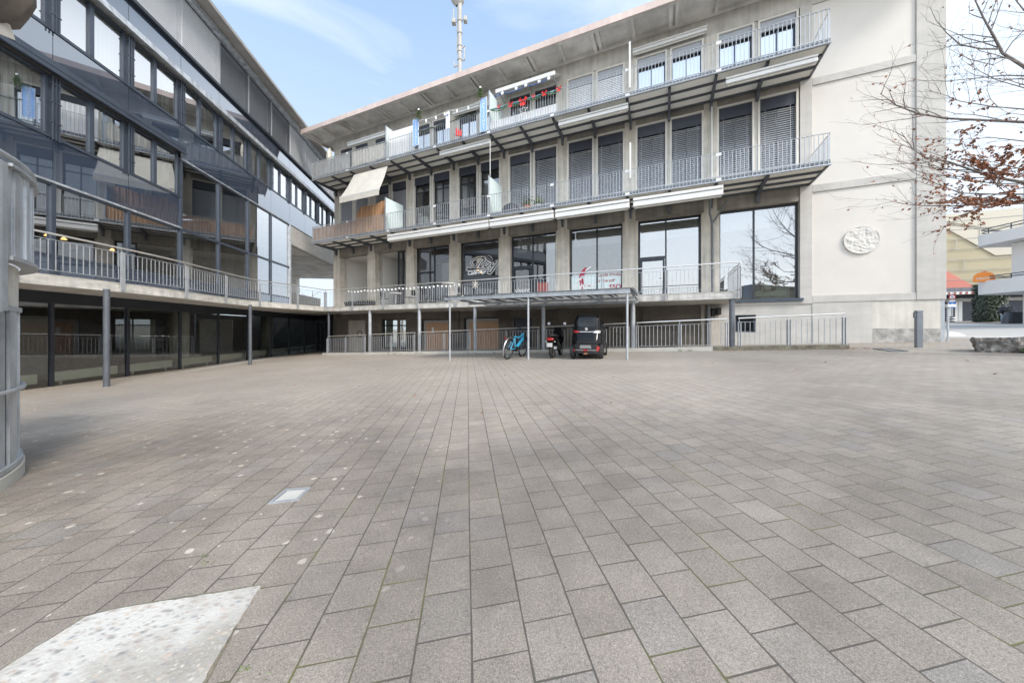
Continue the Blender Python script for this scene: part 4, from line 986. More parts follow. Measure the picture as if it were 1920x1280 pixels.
rail_run([TW(-18.87, E_R), TW(2.38, E_R)], 1.36, 1.36, terr, 9, .08, .86, 1.0, .135)
rail_run([TW(2.38, E_R), TW(2.38, -.15)], 1.36, 1.36, terr, 1, .08, .86, .98, .13, posts=False)

# ---- ramp wall with its railings below the terrace
ramp = empty('ramp_wall', (0, 0, 0), 0, 'low pale wall with galvanised railings beside the basement ramp', 'wall')
def wall_seg(s0, s1, h, mname, name, w_=.22, d=E_R):
    n = 12; m = MB(); vs = []
    for i in range(n+1):
        s = s0+(s1-s0)*i/n
        for dd in (d-w_/2, d+w_/2):
            v = FW(s, dd, 0); g = gz(v.x)
            vs += [(v.x, v.y, g-.25), (v.x, v.y, g+h+.008*noise.noise(Vector((s*2, dd, 0))))]
    fs = [(0, 1, 3, 2), (4*n, 4*n+2, 4*n+3, 4*n+1)]
    for i in range(n):
        a = 4*i; b = a+4; fs += [(a, b, b+1, a+1), (a+2, a+3, b+3, b+2), (a+1, b+1, b+3, a+3)]
    return m.add(vs, fs).build(name, mname, ramp)
wall_seg(-19.0, 1.55, .13, 'wall_plaster', 'low_wall'); wall_seg(1.56, 5.25, .135, 'moss_kerb', 'mossy_kerb', .26)
rs_ = [(-18.65, -15.5), (-15.22, -11.98), (-11.70, -8.6), (-8.32, -5.1), (-4.82, -1.34), (-1.06, 2.0), (2.32, 5.18)]
for a, b in rs_:
    za, zb_ = gz(FW(a, E_R, 0).x)+.14, gz(FW(b, E_R, 0).x)+.14
    rail_run([TW(a, E_R), TW(b, E_R)], za, zb_, ramp, 2, .06, .84, .98, .135, posts=True, post_drop=.03)
# concrete strip before the glass front
tag(MB().prism([(*oL(2.0, -.07), -1.72+.03), (*oL(24.5, -.07), -1.75+.03), (*oL(24.8, -2.0), -1.70), (*oL(14.0, -1.95), -1.615), (*oL(8.0, -1.9), -1.575), (*oL(2, -1.9), -1.57)], (0, 0, .02)).build('pavement_strip', 'strip_concrete'), kind='structure')

M_['canopy_glass'] = glass('canopy_glass', 0.10, (0.72, 0.75, 0.75))
# ---- bicycle shelter roof
can = empty('bike_shelter', (0, 0, 0), 0, 'light steel canopy on slim posts over the parked bicycle and vehicles', 'canopy')
c0, c1, cf = px(836, 0, 11.0)[0], px(1182, 0, 11.0)[0], -6.12
def cb(name, s0, s1, d0, d1, z0, z1, m): 
    b = MB().box(s0, s1, d0, d1, z0, z1); b.xf(Matrix.Translation(FW(0, 0, 0)) @ Matrix.Rotation(RZ, 4, 'Z')); return b.build(name, m, can)
cb('roof_sheet', c0-.1, c1+.12, cf-.12, E_R-.1, 1.245, 1.262, M_['canopy_glass'])
cb('front_beam', c0, c1, cf-.06, cf+.06, 1.10, 1.235, 'galvanised_steel')
cb('rear_beam', c0+.2, c1, -3.25, -3.13, 1.0, 1.10, 'galvanised_steel'); cb('middle_beam', c0+.1, c1, -4.6, -4.5, 1.04, 1.13, 'galvanised_steel')
n = 9
for i in range(n+1):
    s = c0+.04+(c1-c0-.08)*i/n; b = MB().prism([(s-.02, cf+.07, 1.175), (s-.02, E_R-.06, 1.145), (s-.02, E_R-.06, 1.19), (s-.02, cf+.07, 1.238)], (.04, 0, 0)); b.xf(Matrix.Translation(FW(0, 0, 0)) @ Matrix.Rotation(RZ, 4, 'Z')); b.build('rafter', 'grey_steel', can)
for x in (843.5, 990.5, 1176):
    s = px(x, 0, 10.97)[0]; v = FW(s, cf, 0); MB().tube([(v.x, v.y, gz(v.x)-.03), (v.x, v.y, 1.10)], .036, 12).build('post', 'galvanised_steel', can, smooth=True)
def GP(x, y):  # ground point seen at pixel
    Y = 1.08/((y-CY)/FPX+.043*(x-CX)/FPX); return ((x-CX)/FPX*Y, Y)

# ================================================================== SPIRAL STAIR (left edge, close)
stair = empty('spiral_stair', (-5.43, 1.58, gz(-5.43)), 0, 'round galvanised stair drum on a mossy concrete ring at the left edge', 'staircase')
SZ = gz(-5.43)
def zr(z): return z-SZ
def arc(r0, r1, z0, z1, a0, a1, name, m, n=28, z0b=None, z1b=None, smooth_=True):
    mb = MB(); vs = []
    for i in range(n+1):
        t = a0+(a1-a0)*i/n; u = i/n
        lo = z0+((z0b if z0b is not None else z0)-z0)*u; hi = z1+((z1b if z1b is not None else z1)-z1)*u
        c, q = math.cos(t), math.sin(t)
        vs += [(r0*c, r0*q, zr(lo)), (r1*c, r1*q, zr(lo)), (r1*c, r1*q, zr(hi)), (r0*c, r0*q, zr(hi))]
    fs = [(0, 1, 2, 3), (4*n+3, 4*n+2, 4*n+1, 4*n)]
    for i in range(n):
        a = 4*i; b = a+4
        for k in range(4): fs.append((a+k, a+(k+1) % 4, b+(k+1) % 4, b+k)[::-1])
    return mb.add(vs, fs).build(name, m, stair, smooth=smooth_)
A0, A1 = R(-100), R(110)
arc(1.55, 1.825, SZ-.5, SZ+.16, A0, A1, 'concrete_ring', 'moss_kerb' if False else 'wall_plaster', 40)
arc(1.70, 1.752, SZ+.165, .15, A0, A1, 'drum_gap_shade', 'dark_steel', 40)  # dark cylinder added behind the sheets, standing in for shade in their gaps
N = 34
for i in range(N):     # overlapping galvanised sheets of the lower drum
    a = A0+(A1-A0)*i/N; b = A0+(A1-A0)*(i+1)/N-.016
    arc(1.765+.014*(i % 2), 1.783+.014*(i % 2), SZ+.165, .17, a, b, 'drum_sheet', 'galvanised_sheet', 4)
arc(1.76, 1.815, SZ+.17, SZ+.21, A0, A1, 'base_flange', 'galvanised_steel', 40)
arc(1.77, 1.81, .15, .185, A0, A1, 'rim_flange', 'galvanised_steel', 40)
MB().tube([(1.815*math.cos(A0+(A1-A0)*i/48), 1.815*math.sin(A0+(A1-A0)*i/48), zr(-.50)) for i in range(49)], .018, 8).build('drum_handrail', 'galvanised_steel', stair, smooth=True)
arc(1.3, 1.79, .19, .53, R(20), A1, 'stair_landing', 'slab_concrete', 20)
arc(1.3, 1.80, .30, .62, R(-100), R(19.5), 'stair_flight', 'slab_concrete', 20, z0b=.19, z1b=.53)
# upper balustrade: near sheets hang lower than the landing sheets beyond them
AS = R(34.0)
for i in range(25):
    a = AS+R(3.0)*i; b = a+R(2.4)
    arc(1.840+.012*(i % 2), 1.858+.012*(i % 2), .57, 1.255, a, b, 'balustrade_sheet', 'galvanised_sheet', 2)
arc(1.80, 1.895, .535, .566, AS, A1, 'lower_flange', 'galvanised_steel', 24); arc(1.80, 1.895, 1.258, 1.282, AS, A1, 'upper_flange', 'galvanised_steel', 24)
arc(1.80, 1.835, .20, 1.15, R(-50), AS-R(.5), 'balustrade_gap_shade', 'dark_steel', 30)  # added dark backing that paints the shade between the balustrade sheets
for i in range(42):
    a = AS-R(.3)-R(2.6)*(i+1); b = a+R(2.2); dz = -.012*i
    arc(1.862+.012*(i % 2), 1.882+.012*(i % 2), .14+dz, 1.27+dz, a, b, 'balustrade_sheet', 'galvanised_sheet', 4)
MB().tube([(1.86*math.cos(R(115)-R(6)*i), 1.86*math.sin(R(115)-R(6)*i), zr(1.385-.004*i)) for i in range(34)], .026, 8).build('stair_handrail', 'galvanised_steel', stair, smooth=True)
for i in range(0, 34, 3): 
    t = R(115)-R(6)*i; MB().tube([(1.85*math.cos(t), 1.85*math.sin(t), zr(1.24-.004*i)), (1.86*math.cos(t), 1.86*math.sin(t), zr(1.37-.004*i))], .012, 6).build('handrail_bracket', 'galvanised_steel', stair)

# folded parasol above the stair
par = empty('folded_parasol', (-4.88, 2.95, gz(-4.88)), 0, 'folded grey-brown garden parasol hanging in at the top left corner', 'parasol')
PB = 2.80-gz(-4.88)
MB().tube([(0, 0, 0), (0, 0, PB+2.4)], .03, 10).build('pole', 'alloy', par, smooth=True)
MB().lathe([(0, 0), (.28, 0), (.28, .06), (.05, .09), (0, .09)], (0, 0, 0), 20).build('base', 'slab_concrete', par)
m = MB(); vs = []; na = 40; prof = [(.05, .0), (.26, .03), (.37, .13), (.42, .28), (.43, .5), (.38, .9), (.27, 1.5), (.12, 2.2), (.02, 2.4)]
for r, h in prof:
    for k in range(na):
        t = 2*math.pi*k/na; f = 1+.10*math.cos(8*t+h*1.5)+.03*math.sin(19*t+3*h); vs.append((r*f*math.cos(t), r*f*math.sin(t), PB+h))
m.add(vs, [(j*na+k, j*na+(k+1) % na, (j+1)*na+(k+1) % na, (j+1)*na+k) for j in range(len(prof)-1) for k in range(na)]).build('folded_canopy', 'parasol_taupe', par, smooth=True)
for k in range(4):
    t = 2*math.pi*k/4-.55; c_, q_ = math.cos, math.sin
    MB().prism([(.20*c_(t-.3), .20*q_(t-.3), PB+.05), (.30*c_(t+.1), .30*q_(t+.1), PB+.07), (.33*c_(t+.12), .33*q_(t+.12), PB-.05), (.24*c_(t-.1), .24*q_(t-.1), PB-.08)], (.006, .006, .004)).build('valance_flap', 'beige_cloth', par)

# ================================================================== THINGS ON THE BALCONIES
def local(o_name, s, d, z, label, cat, group=None): return empty(o_name, FW(s, d, z), RZ, label, cat, group)
def one(mb, name, m, s, d, z, label, cat, group=None, smooth=False, bevel=0):
    o = mb.build(name, m, None, smooth, bevel); o.location = FW(s, d, z); o.rotation_euler = (0, 0, RZ); return tag(o, label, cat, group)
BT, BM = ZU+.13, ZM+.13
# parasol on the upper balcony end
s, d, z = px(618, 285, 16.2); z = BT
p = local('closed_parasol', s, d, z, 'closed cream parasol standing at the left end of the upper balcony', 'parasol')
MB().tube([(0, 0, .04), (0, 0, 2.35)], .02, 8).build('pole', 'white_lacquer', p); MB().lathe([(0, 0), (.22, 0), (.22, .05), (0, .07)], (0, 0, 0), 16).build('base', 'slab_concrete', p)
vs = []; na = 24; prof = [(.26, .85), (.30, .95), (.20, 1.15), (.10, 1.30), (.15, 1.45), (.17, 1.8), (.14, 2.1), (.04, 2.38), (.0, 2.40)]
for r, h in prof:
    for k in range(na): t = 2*math.pi*k/na; f = 1+.16*math.cos(6*t+h); vs.append((r*f*math.cos(t), r*f*math.sin(t), h))
MB().add(vs, [(j*na+k, j*na+(k+1) % na, (j+1)*na+(k+1) % na, (j+1)*na+k) for j in range(len(prof)-1) for k in range(na)]).build('folded_canopy', 'beige_cloth', p, smooth=True)
# cloths and mats tied inside the railings
def cloth(name, m, x0, x1, z0, z1, d, label, cat, wave=.02, top=None, group=None):
    s0, s1 = px(x0, 0, 15.3)[0], px(x1, 0, 15.3)[0]; n = 40; mb = MB(); vs = []
    for i in range(n+1):
        s = s0+(s1-s0)*i/n; y = wave*math.sin(i*1.7)+wave*.5*math.sin(i*3.1); t = (top(i/n) if top else 0)
        vs += [(s, d+y, z0), (s, d+y, z1+t), (s, d+y+.012, z0), (s, d+y+.012, z1+t)]
    fs = []
    for i in range(n):
        a = 4*i; b = a+4; fs += [(a, b, b+1, a+1), (a+2, a+3, b+3, b+2), (a+1, b+1, b+3, a+3), (a, a+2, b+2, b)]
    fs += [(0, 1, 3, 2), (4*n, 4*n+2, 4*n+3, 4*n+1)]
    o = mb.add(vs, fs).build(name, m); o.location = FW(0, 0, 0); o.rotation_euler = (0, 0, RZ); tag(o, label, cat, group); return o
cloth('railing_cloth', 'grey_cloth', 586, 655, BT+.12, 11.05, -1.74, 'grey cloth tied inside the left end of the upper balcony railing', 'cloth', .015)
cloth('railing_cloth', 'beige_cloth', 659, 721, BT+.14, 11.05, -1.74, 'cream cloth tied inside the upper railing below the white awning', 'cloth', .015)
cloth('white_screen', 'white_cloth', 727, 774, BT+.10, 11.62, -1.66, 'white fabric windbreak rising above the upper railing beside the banner', 'windbreak', .006)
cloth('white_screen', 'white_cloth', 918, 1043, BT+.05, 10.52, -1.72, 'low white fabric strip inside the upper railing below the red bows', 'windbreak', .006)
cloth('bamboo_mat', 'bamboo', 587, 660, BM+.10, 6.72, -1.74, 'grey-brown bamboo mat along the middle railing at its left end', 'mat', .008)
cloth('bamboo_mat', 'weathered_timber', 661, 720, BM+.10, 6.74, -1.74, 'reddish-brown mat inside the middle railing beside the glass screen', 'mat', .008)
cloth('timber_screen', 'weathered_timber', 660, 719, 6.3, 7.62, -1.45, 'tall rough timber screen rising above the middle balcony railing', 'screen', .015, lambda u: .12*u+.05*math.sin(u*9)-(.28*max(0, (.15-u))/.15))
# banners
def banner(x0, x1, y0, y1, word, label):
    a, b = px(x0, y0, 15.2), px(x1, y1, 15.2); s0, s1 = a[0], b[0]; z1 = px((x0+x1)/2, y0, 15.2)[2]; z0 = px((x0+x1)/2, y1, 15.2)[2]
    o = MB().box(s0, s1, -1.89, -1.87, z0, z1).build('christmas_banner', 'banner_blue'); o.location = FW(0, 0, 0); o.rotation_euler = (0, 0, RZ); tag(o, label, 'banner', 'banners on the upper balcony')
    t = MB(); n = len(word); hh = (z1-z0)/(n+.6)
    for i, c in enumerate(word): add_text(t, c, hh*1.15, (s0+s1)/2, -1.894, z1-hh*(i+1.05)); 
    t.build('banner_lettering', 'decal_white', o)
    MB().frame(s0-.012, s1+.012, z0-.012, z1+.012, .011, -1.90, -1.866).build('banner_hem', 'white_cloth', o)
banner(774.5, 784.5, 224, 273, 'MERRYXMAS', 'narrow blue banner with white letters on the left of the upper balcony')
banner(900.5, 912.5, 184, 246, 'CHRISTMAS', 'tall blue lettered banner beside the glass screen of the upper balcony')
def fir(x, y, lab):
    s, d, z = px(x, y, 15.1); rnd = random.Random(int(x)); b = empty('small_fir', FW(s, d, z-.45), RZ, lab, 'fir tree', 'little firs on the banners'); m = MB()
    for k in range(260):
        h = rnd.random(); r = .22*(1-h)+.02; t = rnd.uniform(0, 6.28); q = rnd.uniform(.2, 1)*r; c = Vector((q*math.cos(t), q*math.sin(t), .12+h*.5)); e = Vector((rnd.uniform(-1, 1), rnd.uniform(-1, 1), rnd.uniform(-.2, .8))).normalized()*.09
        w_ = e.cross(Vector((rnd.random(), rnd.random(), rnd.random()))).normalized()*.014; m.add([c-w_, c+w_, c+e+w_*.3, c+e-w_*.3], [(0, 1, 2, 3)])
    m.build('needles', 'fir_green', b); MB().tube([(0, 0, -.03), (0, 0, .6)], .012, 6).build('stem', 'bark', b)
    MB().lathe([(0, -.06), (.045, -.04), (.06, 0), (.045, .04), (0, .06)], (0, 0, .66), 12).build('white_bauble', 'bulb_white', b, smooth=True)
fir(785, 213, 'small fir with a white bauble above the left blue banner'); fir(900.5, 172, 'small fir with a white bauble above the tall blue banner')
def rope(pts, sag, n=30):
    Q = []
    for i in range(len(pts)-1):
        a, b = Vector(pts[i]), Vector(pts[i+1])
        for k in range(n): u = k/n; q = a.lerp(b, u); q.z -= sag*4*u*(1-u); Q.append(q)
    return Q+[Vector(pts[-1])]
def tinsel(Q, m, name, par, rad=.05, per=10, seed=1):
    rnd = random.Random(seed); b = MB(); b.tube(Q, .02, 5)
    for q in Q:
        for k in range(per):
            e = Vector((rnd.uniform(-1, 1), rnd.uniform(-1, 1), rnd.uniform(-1, 1))).normalized()*rad*rnd.uniform(.6, 1.3); w_ = e.orthogonal().normalized()*.012
            b.add([q-w_, q+w_, q+e], [(0, 1, 2)])
    return b.build(name, m, par)
P3 = lambda x, y, D: Vector(px(x, y, D))
g = local('bow_garland', 0, 0, 0, 'teal tinsel garland with red bows along the upper railing', 'garland')
gp = [P3(920, 206, 15.2), P3(952, 197, 15.2), P3(986, 186, 15.2), P3(1020, 175, 15.2), P3(1052, 166, 15.2)]
tinsel(rope(gp, .05, 22), 'tinsel_teal', 'tinsel', g, .06, 12)
tinsel(rope([p+Vector((0, -.03, -.02)) for p in gp], .16, 22), 'fir_green', 'green_strand', g, .035, 6, 2)
def bow(par, p, r):
    b = MB()
    for a in (.5, 2.64, -1.1, -2.04):
        e = Vector((math.cos(a), 0, math.sin(a)))*r; w_ = Vector((-math.sin(a), 0, math.cos(a)))*r*.45
        b.add([p, p+e*.9+w_+Vector((0, -.06, 0)), p+e*1.1+Vector((0, -.02, 0)), p+e*.9-w_+Vector((0, -.06, 0))], [(0, 1, 2, 3)])
    b.lathe([(0, -r*.2), (r*.2, 0), (0, r*.2)], p+Vector((0, -.05, 0)), 8); b.build('red_bow', 'xmas_red', par)
for x, y, r in ((936, 200, .10), (958, 196, .14), (981, 190, .22), (1001, 181, .09), (1021, 175, .14), (1048, 167, .13)): bow(g, P3(x, y, 15.12), r)
st = local('light_star', *px(981, 207, 15.15), 'white wire star hanging inside the railing below the big red bow', 'star'); pts = []
for k in range(10): a = math.pi/2+k*math.pi/5; rr = .24 if k % 2 == 0 else .10; pts.append((rr*math.cos(a), 0, rr*math.sin(a)))
MB().tube(pts, .012, 5, closed=True).build('star_outline', 'bulb_white', st)
gg = local('blue_garland', 0, 0, 0, 'blue tinsel garland with white stars under the upper awning', 'garland')
tinsel(rope([P3(920, 181, 16.0), P3(940, 176, 16.0), P3(985, 162, 16.0), P3(1030, 147, 16.0)], .07, 22), 'tinsel_blue', 'tinsel', gg, .06, 10, 4)
for x, y in ((942, 175), (968, 166), (986, 160), (1011, 153), (1029, 147)):
    c = P3(x, y, 15.95); pts = []
    for k in range(10): a = math.pi/2+k*math.pi/5; rr = .11 if k % 2 == 0 else .05; pts.append(c+Vector((rr*math.cos(a), 0, rr*math.sin(a))))
    MB().prism(pts, (0, -.02, 0)).build('white_star', 'bulb_white', gg)
ls = local('light_string', 0, 0, 0, 'white light string with drop bulbs hung between the two banners', 'light string')
Q = rope([P3(786, 226, 15.1), P3(839, 208, 15.1), P3(900, 190, 15.1)], .08, 20); MB().tube(Q, .018, 5).build('cable', 'white_lacquer', ls)
for i in (5, 12, 18, 26, 33): MB().lathe([(0, 0), (.03, -.03), (.055, -.12), (.03, -.19), (0, -.21)], Q[i], 10).build('drop_bulb', 'bulb_white', ls, smooth=True)
gr = local('fir_garland', 0, 0, 0, 'dark green fir garland on the railing between the blue banners', 'garland')
tinsel(rope([P3(784, 246, 15.2), P3(806, 240, 15.2), P3(834, 231, 15.2), P3(868, 217, 15.2), P3(899, 209, 15.2)], .06, 20), 'ivy_leaf', 'fir_strand', gr, .07, 12, 6)
cu = local('white_pillar_light', *px(839.5, 222, 15.05), 'white post with a blue snowflake on the upper balcony railing', 'decoration')
MB().box(-.11, .11, -.02, .02, -.55, .33).build('board', 'white_cloth', cu); b = MB()
for k in range(3): a = k*math.pi/3; b.bar((-.08*math.cos(a), -.03, .16-.08*math.sin(a)), (.08*math.cos(a), -.03, .16+.08*math.sin(a)), .02, .012)
b.build('snowflake', 'tinsel_blue', cu)
for i, (x, y, h) in enumerate(((856.0, 248.5, .36), (860, 250, .30), (864.0, 250.5, .25))):
    o = MB().lathe([(0, -h/2), (.042, -h/2), (.042, h/2), (.015, h/2+.03), (.01, h/2+.09), (0, h/2+.1)], (0, 0, 0), 12).build('red_candle', 'xmas_red'); o.location = FW(*px(x, y, 15.0)); tag(o, ('tallest', 'middle', 'shortest')[i]+' of three red lantern candles on the upper railing', 'candle', 'red candles on the railing')
# pots and bag on the middle balcony
def plant_pot(name, x, y, m, fol, r, lab, D=15.8):
    s, d, z = px(x, y, D); o = local(name, s, d, BM, lab, 'plant', None); rnd = random.Random(int(x*7))
    MB().lathe([(0, 0), (r*.75, 0), (r, r*1.6), (r*.9, r*1.6), (r*.85, r*1.4), (0, r*1.4)], (0, 0, 0), 14).build('pot', m, o, smooth=True); l = MB()
    for k in range(160):
        c = Vector((rnd.gauss(0, r*.6), rnd.gauss(0, r*.6), r*1.6+abs(rnd.gauss(0, r*.9)))); e = Vector((rnd.uniform(-1, 1), rnd.uniform(-1, 1), rnd.uniform(0, 1))).normalized()*.12; w_ = e.orthogonal().normalized()*.03
        l.add([c, c+e*.5+w_, c+e, c+e*.5-w_], [(0, 1, 2, 3)])
    l.build('leaves', fol, o)
plant_pot('potted_plant', 988, 382, 'terracotta', 'green_leaf', .19, 'terracotta potted plant behind the middle balcony railing')
plant_pot('potted_plant', 1008, 380, 'grey_cloth', 'fir_green', .17, 'grey potted shrub behind the middle railing, right of the terracotta pot')
one(MB().lathe([(0, 0), (.42, .02), (.48, .2), (.40, .42), (.25, .52), (0, .55)], (0, 0, 0), 18), 'covered_bundle', 'dark_cover', *px(958, 0, 15.9)[:2], BM, 'dark covered bundle on the middle balcony beside the glass screen', 'bundle', smooth=True)
plant_pot('potted_plant', 667, 0, 'slab_concrete', 'ivy_leaf', .2, 'small potted plant under the retracted awning on the upper balcony', 16.3)
kids_ = [o for o in C.objects if o.name.startswith('potted_plant') and 'upper' in o.get('label', '')]
for o in kids_: o.location.z = ZU+1.1

# ================================================================== THINGS ON THE TERRACE
bs = empty('bulb_string', (0, 0, 0), 0, 'string of round white bulbs hung along the terrace handrail', 'light string')
q0, q1 = -16.9, -9.3; NB = 30
pts = [FW(q0+(q1-q0)*i/NB, E_R+.02, 2.25-.05*abs(math.sin(i*math.pi/5))) for i in range(NB+1)]
MB().tube(pts, .006, 4).build('cable', 'black_plastic', bs)
for i, p in enumerate(pts): MB().lathe([(0, -.055), (.04, -.04), (.055, 0), (.04, .04), (0, .055)], p-Vector((0, 0, .05)), 10).build('bulb', 'bulb_white', bs, smooth=True)
def bistro(s, d, label, h=1.0):
    o = local('bar_table', s, d, ZT, label, 'table')
    MB().lathe([(0, h-.03), (.36, h-.03), (.36, h), (0, h)], (0, 0, 0), 24).build('tabletop', 'white_lacquer', o); MB().tube([(0, 0, .03), (0, 0, h-.03)], .035, 10).build('leg', 'alloy', o)
    MB().lathe([(0, 0), (.25, 0), (.25, .025), (0, .03)], (0, 0, 0), 20).build('foot', 'black_plastic', o)
bistro(px(840, 0, 14.7)[0], -2.35, 'white round bar table on the terrace near the canopy')
bistro(px(742, 0, 15.2)[0], -1.9, 'low dark bistro table on the terrace behind the bulb string', .72)
def chair(s, d, rz, label):
    o = local('terrace_chair', s, d, ZT, label, 'chair', 'chairs on the terrace'); o.rotation_euler.z = RZ+rz
    MB().box(-.22, .22, -.22, .22, .43, .46).build('seat', 'black_plastic', o, bevel=.01); MB().box(-.21, .21, .20, .225, .55, .85).build('backrest', 'black_plastic', o, bevel=.01)
    for x in (-.2, .2):
        for y in (-.2, .2): MB().bar((x, y, 0), (x, y, .43 if y < 0 else .84), .025, .025).build('leg', 'alloy', o)
chair(px(718, 0, 15.2)[0], -1.8, 1.2, 'black terrace chair left of the low bistro table'); chair(px(765, 0, 15.2)[0], -1.7, -1.5, 'black terrace chair right of the low bistro table'); chair(px(855, 0, 14.7)[0], -2.0, .4, 'black terrace chair behind the white bar table')
for i, (x, lab) in enumerate(((656, 'black planter box at the foot of the terrace railing, leftmost of three'), (675, 'black planter box standing between two others on the terrace'), (692, 'black planter box on the terrace beside the second pillar'))):
    s = px(x, 0, 14.6)[0]; o = local('planter_box', s, -2.45, ZT, lab, 'planter', 'planter boxes on the terrace')
    MB().prism([(-.30, -.12, 0), (.30, -.12, 0), (.36, -.15, .26), (-.36, -.15, .26)], (0, .26, 0)).build('box', 'black_plastic', o, bevel=.01); l = MB(); rnd = random.Random(i)
    for k in range(60): c = Vector((rnd.uniform(-.3, .3), rnd.uniform(-.1, .1), .26)); e = Vector((rnd.uniform(-.5, .5), rnd.uniform(-.5, .5), 1)).normalized()*rnd.uniform(.04, .14); w_ = e.orthogonal().normalized()*.012; l.add([c-w_, c+w_, c+e], [(0, 1, 2)])
    l.build('plants', 'green_leaf', o)
sf = local('snowflake_ornament', *px(891, 534, 14.15), 'cream snowflake ornament tied to the terrace railing below the cafe window', 'ornament'); b = MB()
for k in range(4):
    a = k*math.pi/4; b.bar((-.2*math.cos(a), 0, -.2*math.sin(a)), (.2*math.cos(a), 0, .2*math.sin(a)), .04, .02)
b.build('ornament_arms', 'beige_cloth', sf)

# ================================================================== VEHICLES
def place(o, X, Y, h=0): o.location = (X, Y, gz(X)+h)
# --- small black electric car seen from behind
car = empty('microcar', (0, 0, 0), RZ+R(4), 'small black two-seat electric car parked backwards under the canopy', 'car')
place(car, 2.37, 11.0); car.scale = (1.04, 1.04, 1.06)
CLN, CHH = 1.95, 1.36
def cw(z):  # half width
    return .50 if z < .45 else .50-.03*(z-.45)/.42 if z < .87 else .47-.055*((z-.87)/.38) if z < 1.25 else .415-.05*((z-1.25)/.085)**2
def crear(z):  # y of the rear face on the axis
    if z < .5: return .03*(.5-z)/.4
    if z < .85: return .18*((z-.5)/.35)**1.3
    return .18+.17*((z-.85)/.5)**1.1
def cfront(z):
    if z < .6: return CLN-.02
    if z < .85: return CLN-.02-.45*((z-.6)/.25)
    return CLN-.47-.55*((z-.85)/.5)
def crow(z, n=48, grow=0.0):
    w_ = cw(z)+grow; y0, y1 = crear(z)-grow, cfront(z)+grow; hy, yc = (y1-y0)/2, (y0+y1)/2; e = 2/4.6; pts = []
    for k in range(n):
        t = 2*math.pi*k/n-math.pi/2; c, s_ = math.cos(t), math.sin(t)
        pts.append((w_*math.copysign(abs(c)**e, c), yc+hy*math.copysign(abs(s_)**e, s_), z))
    return pts
def csurf(x, z, off=0.0):   # rear surface point
    w_ = cw(z); y0, y1 = crear(z), cfront(z); hy, yc = (y1-y0)/2, (y0+y1)/2; u = min(abs(x)/w_, .999)
    return Vector((x, yc-hy*(1-u**4.6)**(1/4.6)-off, z))
m = MB(); zs = [.17, .2, .26, .34, .42, .48, .54, .6, .68, .76, .82, .86, .9, .98, 1.06, 1.14, 1.2, 1.26, 1.30, 1.335]
vs = []; n = 48
for z in zs: vs += crow(z)
k_ = len(zs)
for f_, zz in ((.93, 1.352), (.75, 1.362), (.4, 1.367)):
    yc = (crear(1.335)+cfront(1.335))/2; vs += [(x*f_, yc+(y-yc)*f_, zz) for x, y, z in crow(1.335)]; k_ += 1
fs = [(j*n+i, j*n+(i+1) % n, (j+1)*n+(i+1) % n, (j+1)*n+i) for j in range(k_-1) for i in range(n)]+[tuple((k_-1)*n+i for i in range(n)), tuple(reversed(range(n)))]
m.add(vs, fs).build('body', 'car_black', car, smooth=True)
def patch(name, mat_, outline, off=.006, nx=14, nz=8, thick=.004, par=car):
    """patch on the rear skin between left/right curves given as list of (z, x0, x1)"""
    b = MB(); vs = []; rows_ = []
    for i in range(nz+1):
        u = i/nz*(len(outline)-1); j = min(int(u), len(outline)-2); t = u-j
        z = outline[j][0]*(1-t)+outline[j+1][0]*t; a = outline[j][1]*(1-t)+outline[j+1][1]*t; c = outline[j][2]*(1-t)+outline[j+1][2]*t
        vs += [csurf(a+(c-a)*q/nx, z, off) for q in range(nx+1)]
    w_ = nx+1; N0 = len(vs); vs += [v+Vector((0, off+.003, 0)) for v in vs]
    fs = [(i*w_+q, i*w_+q+1, (i+1)*w_+q+1, (i+1)*w_+q) for i in range(nz) for q in range(nx)]
    for q in range(nx): fs += [(q, N0+q, N0+q+1, q+1), (nz*w_+q, nz*w_+q+1, N0+nz*w_+q+1, N0+nz*w_+q)]
    for i in range(nz): fs += [(i*w_, (i+1)*w_, N0+(i+1)*w_, N0+i*w_), (i*w_+nx, N0+i*w_+nx, N0+(i+1)*w_+nx, (i+1)*w_+nx)]
    return b.add(vs, fs).build(name, mat_, par, smooth=True)
patch('rear_window', 'car_glass', [(.99, -.22, .22), (1.01, -.27, .27), (1.06, -.305, .305), (1.14, -.315, .315), (1.22, -.305, .305), (1.26, -.27, .27), (1.275, -.22, .22)])
patch('light_bar', 'white_lens', [(.83, -.40, .40), (.855, -.41, .41)], .014, 20, 2)
patch('tail_light', 'red_lens', [(.815, -.42, -.24), (.85, -.43, -.20), (.885, -.42, -.30)], .018, 8, 4); patch('tail_light', 'white_lens', [(.80, .24, .42), (.85, .20, .43), (.885, .30, .42)], .018, 8, 4)
MB().lathe([(0, 0), (.045, 0), (.045, .012), (0, .016)], (0, 0, 0), 20, 'y').xf(Matrix.Translation(csurf(0, .925, .02)) @ Matrix.Rotation(math.pi, 4, 'Z')).build('badge', 'white_lens', car)
bmp = patch('rear_bumper', 'black_plastic', [(.19, -.40, .40), (.26, -.44, .44), (.36, -.42, .42), (.47, -.36, .36)], .03, 20, 8)
patch('bumper_trim', 'alloy', [(.275, -.40, .40), (.295, -.40, .40)], .042, 20, 2)
for x0, x1, z0, z1 in ((-.42, -.33, .24, .31), (.33, .42, .26, .40), (-.07, .07, .26, .31)): patch('reflector', 'red_lens', [(z0, x0, x1), (z1, x0, x1)], .048, 6, 3)
patch('number_plate', 'plate_grey', [(.34, -.18, .18), (.44, -.16, .16)], .036, 8, 3)
MB().box(-.05, .05, -.02, .02, .165, .195).build('fog_lamp', 'terracotta', car)
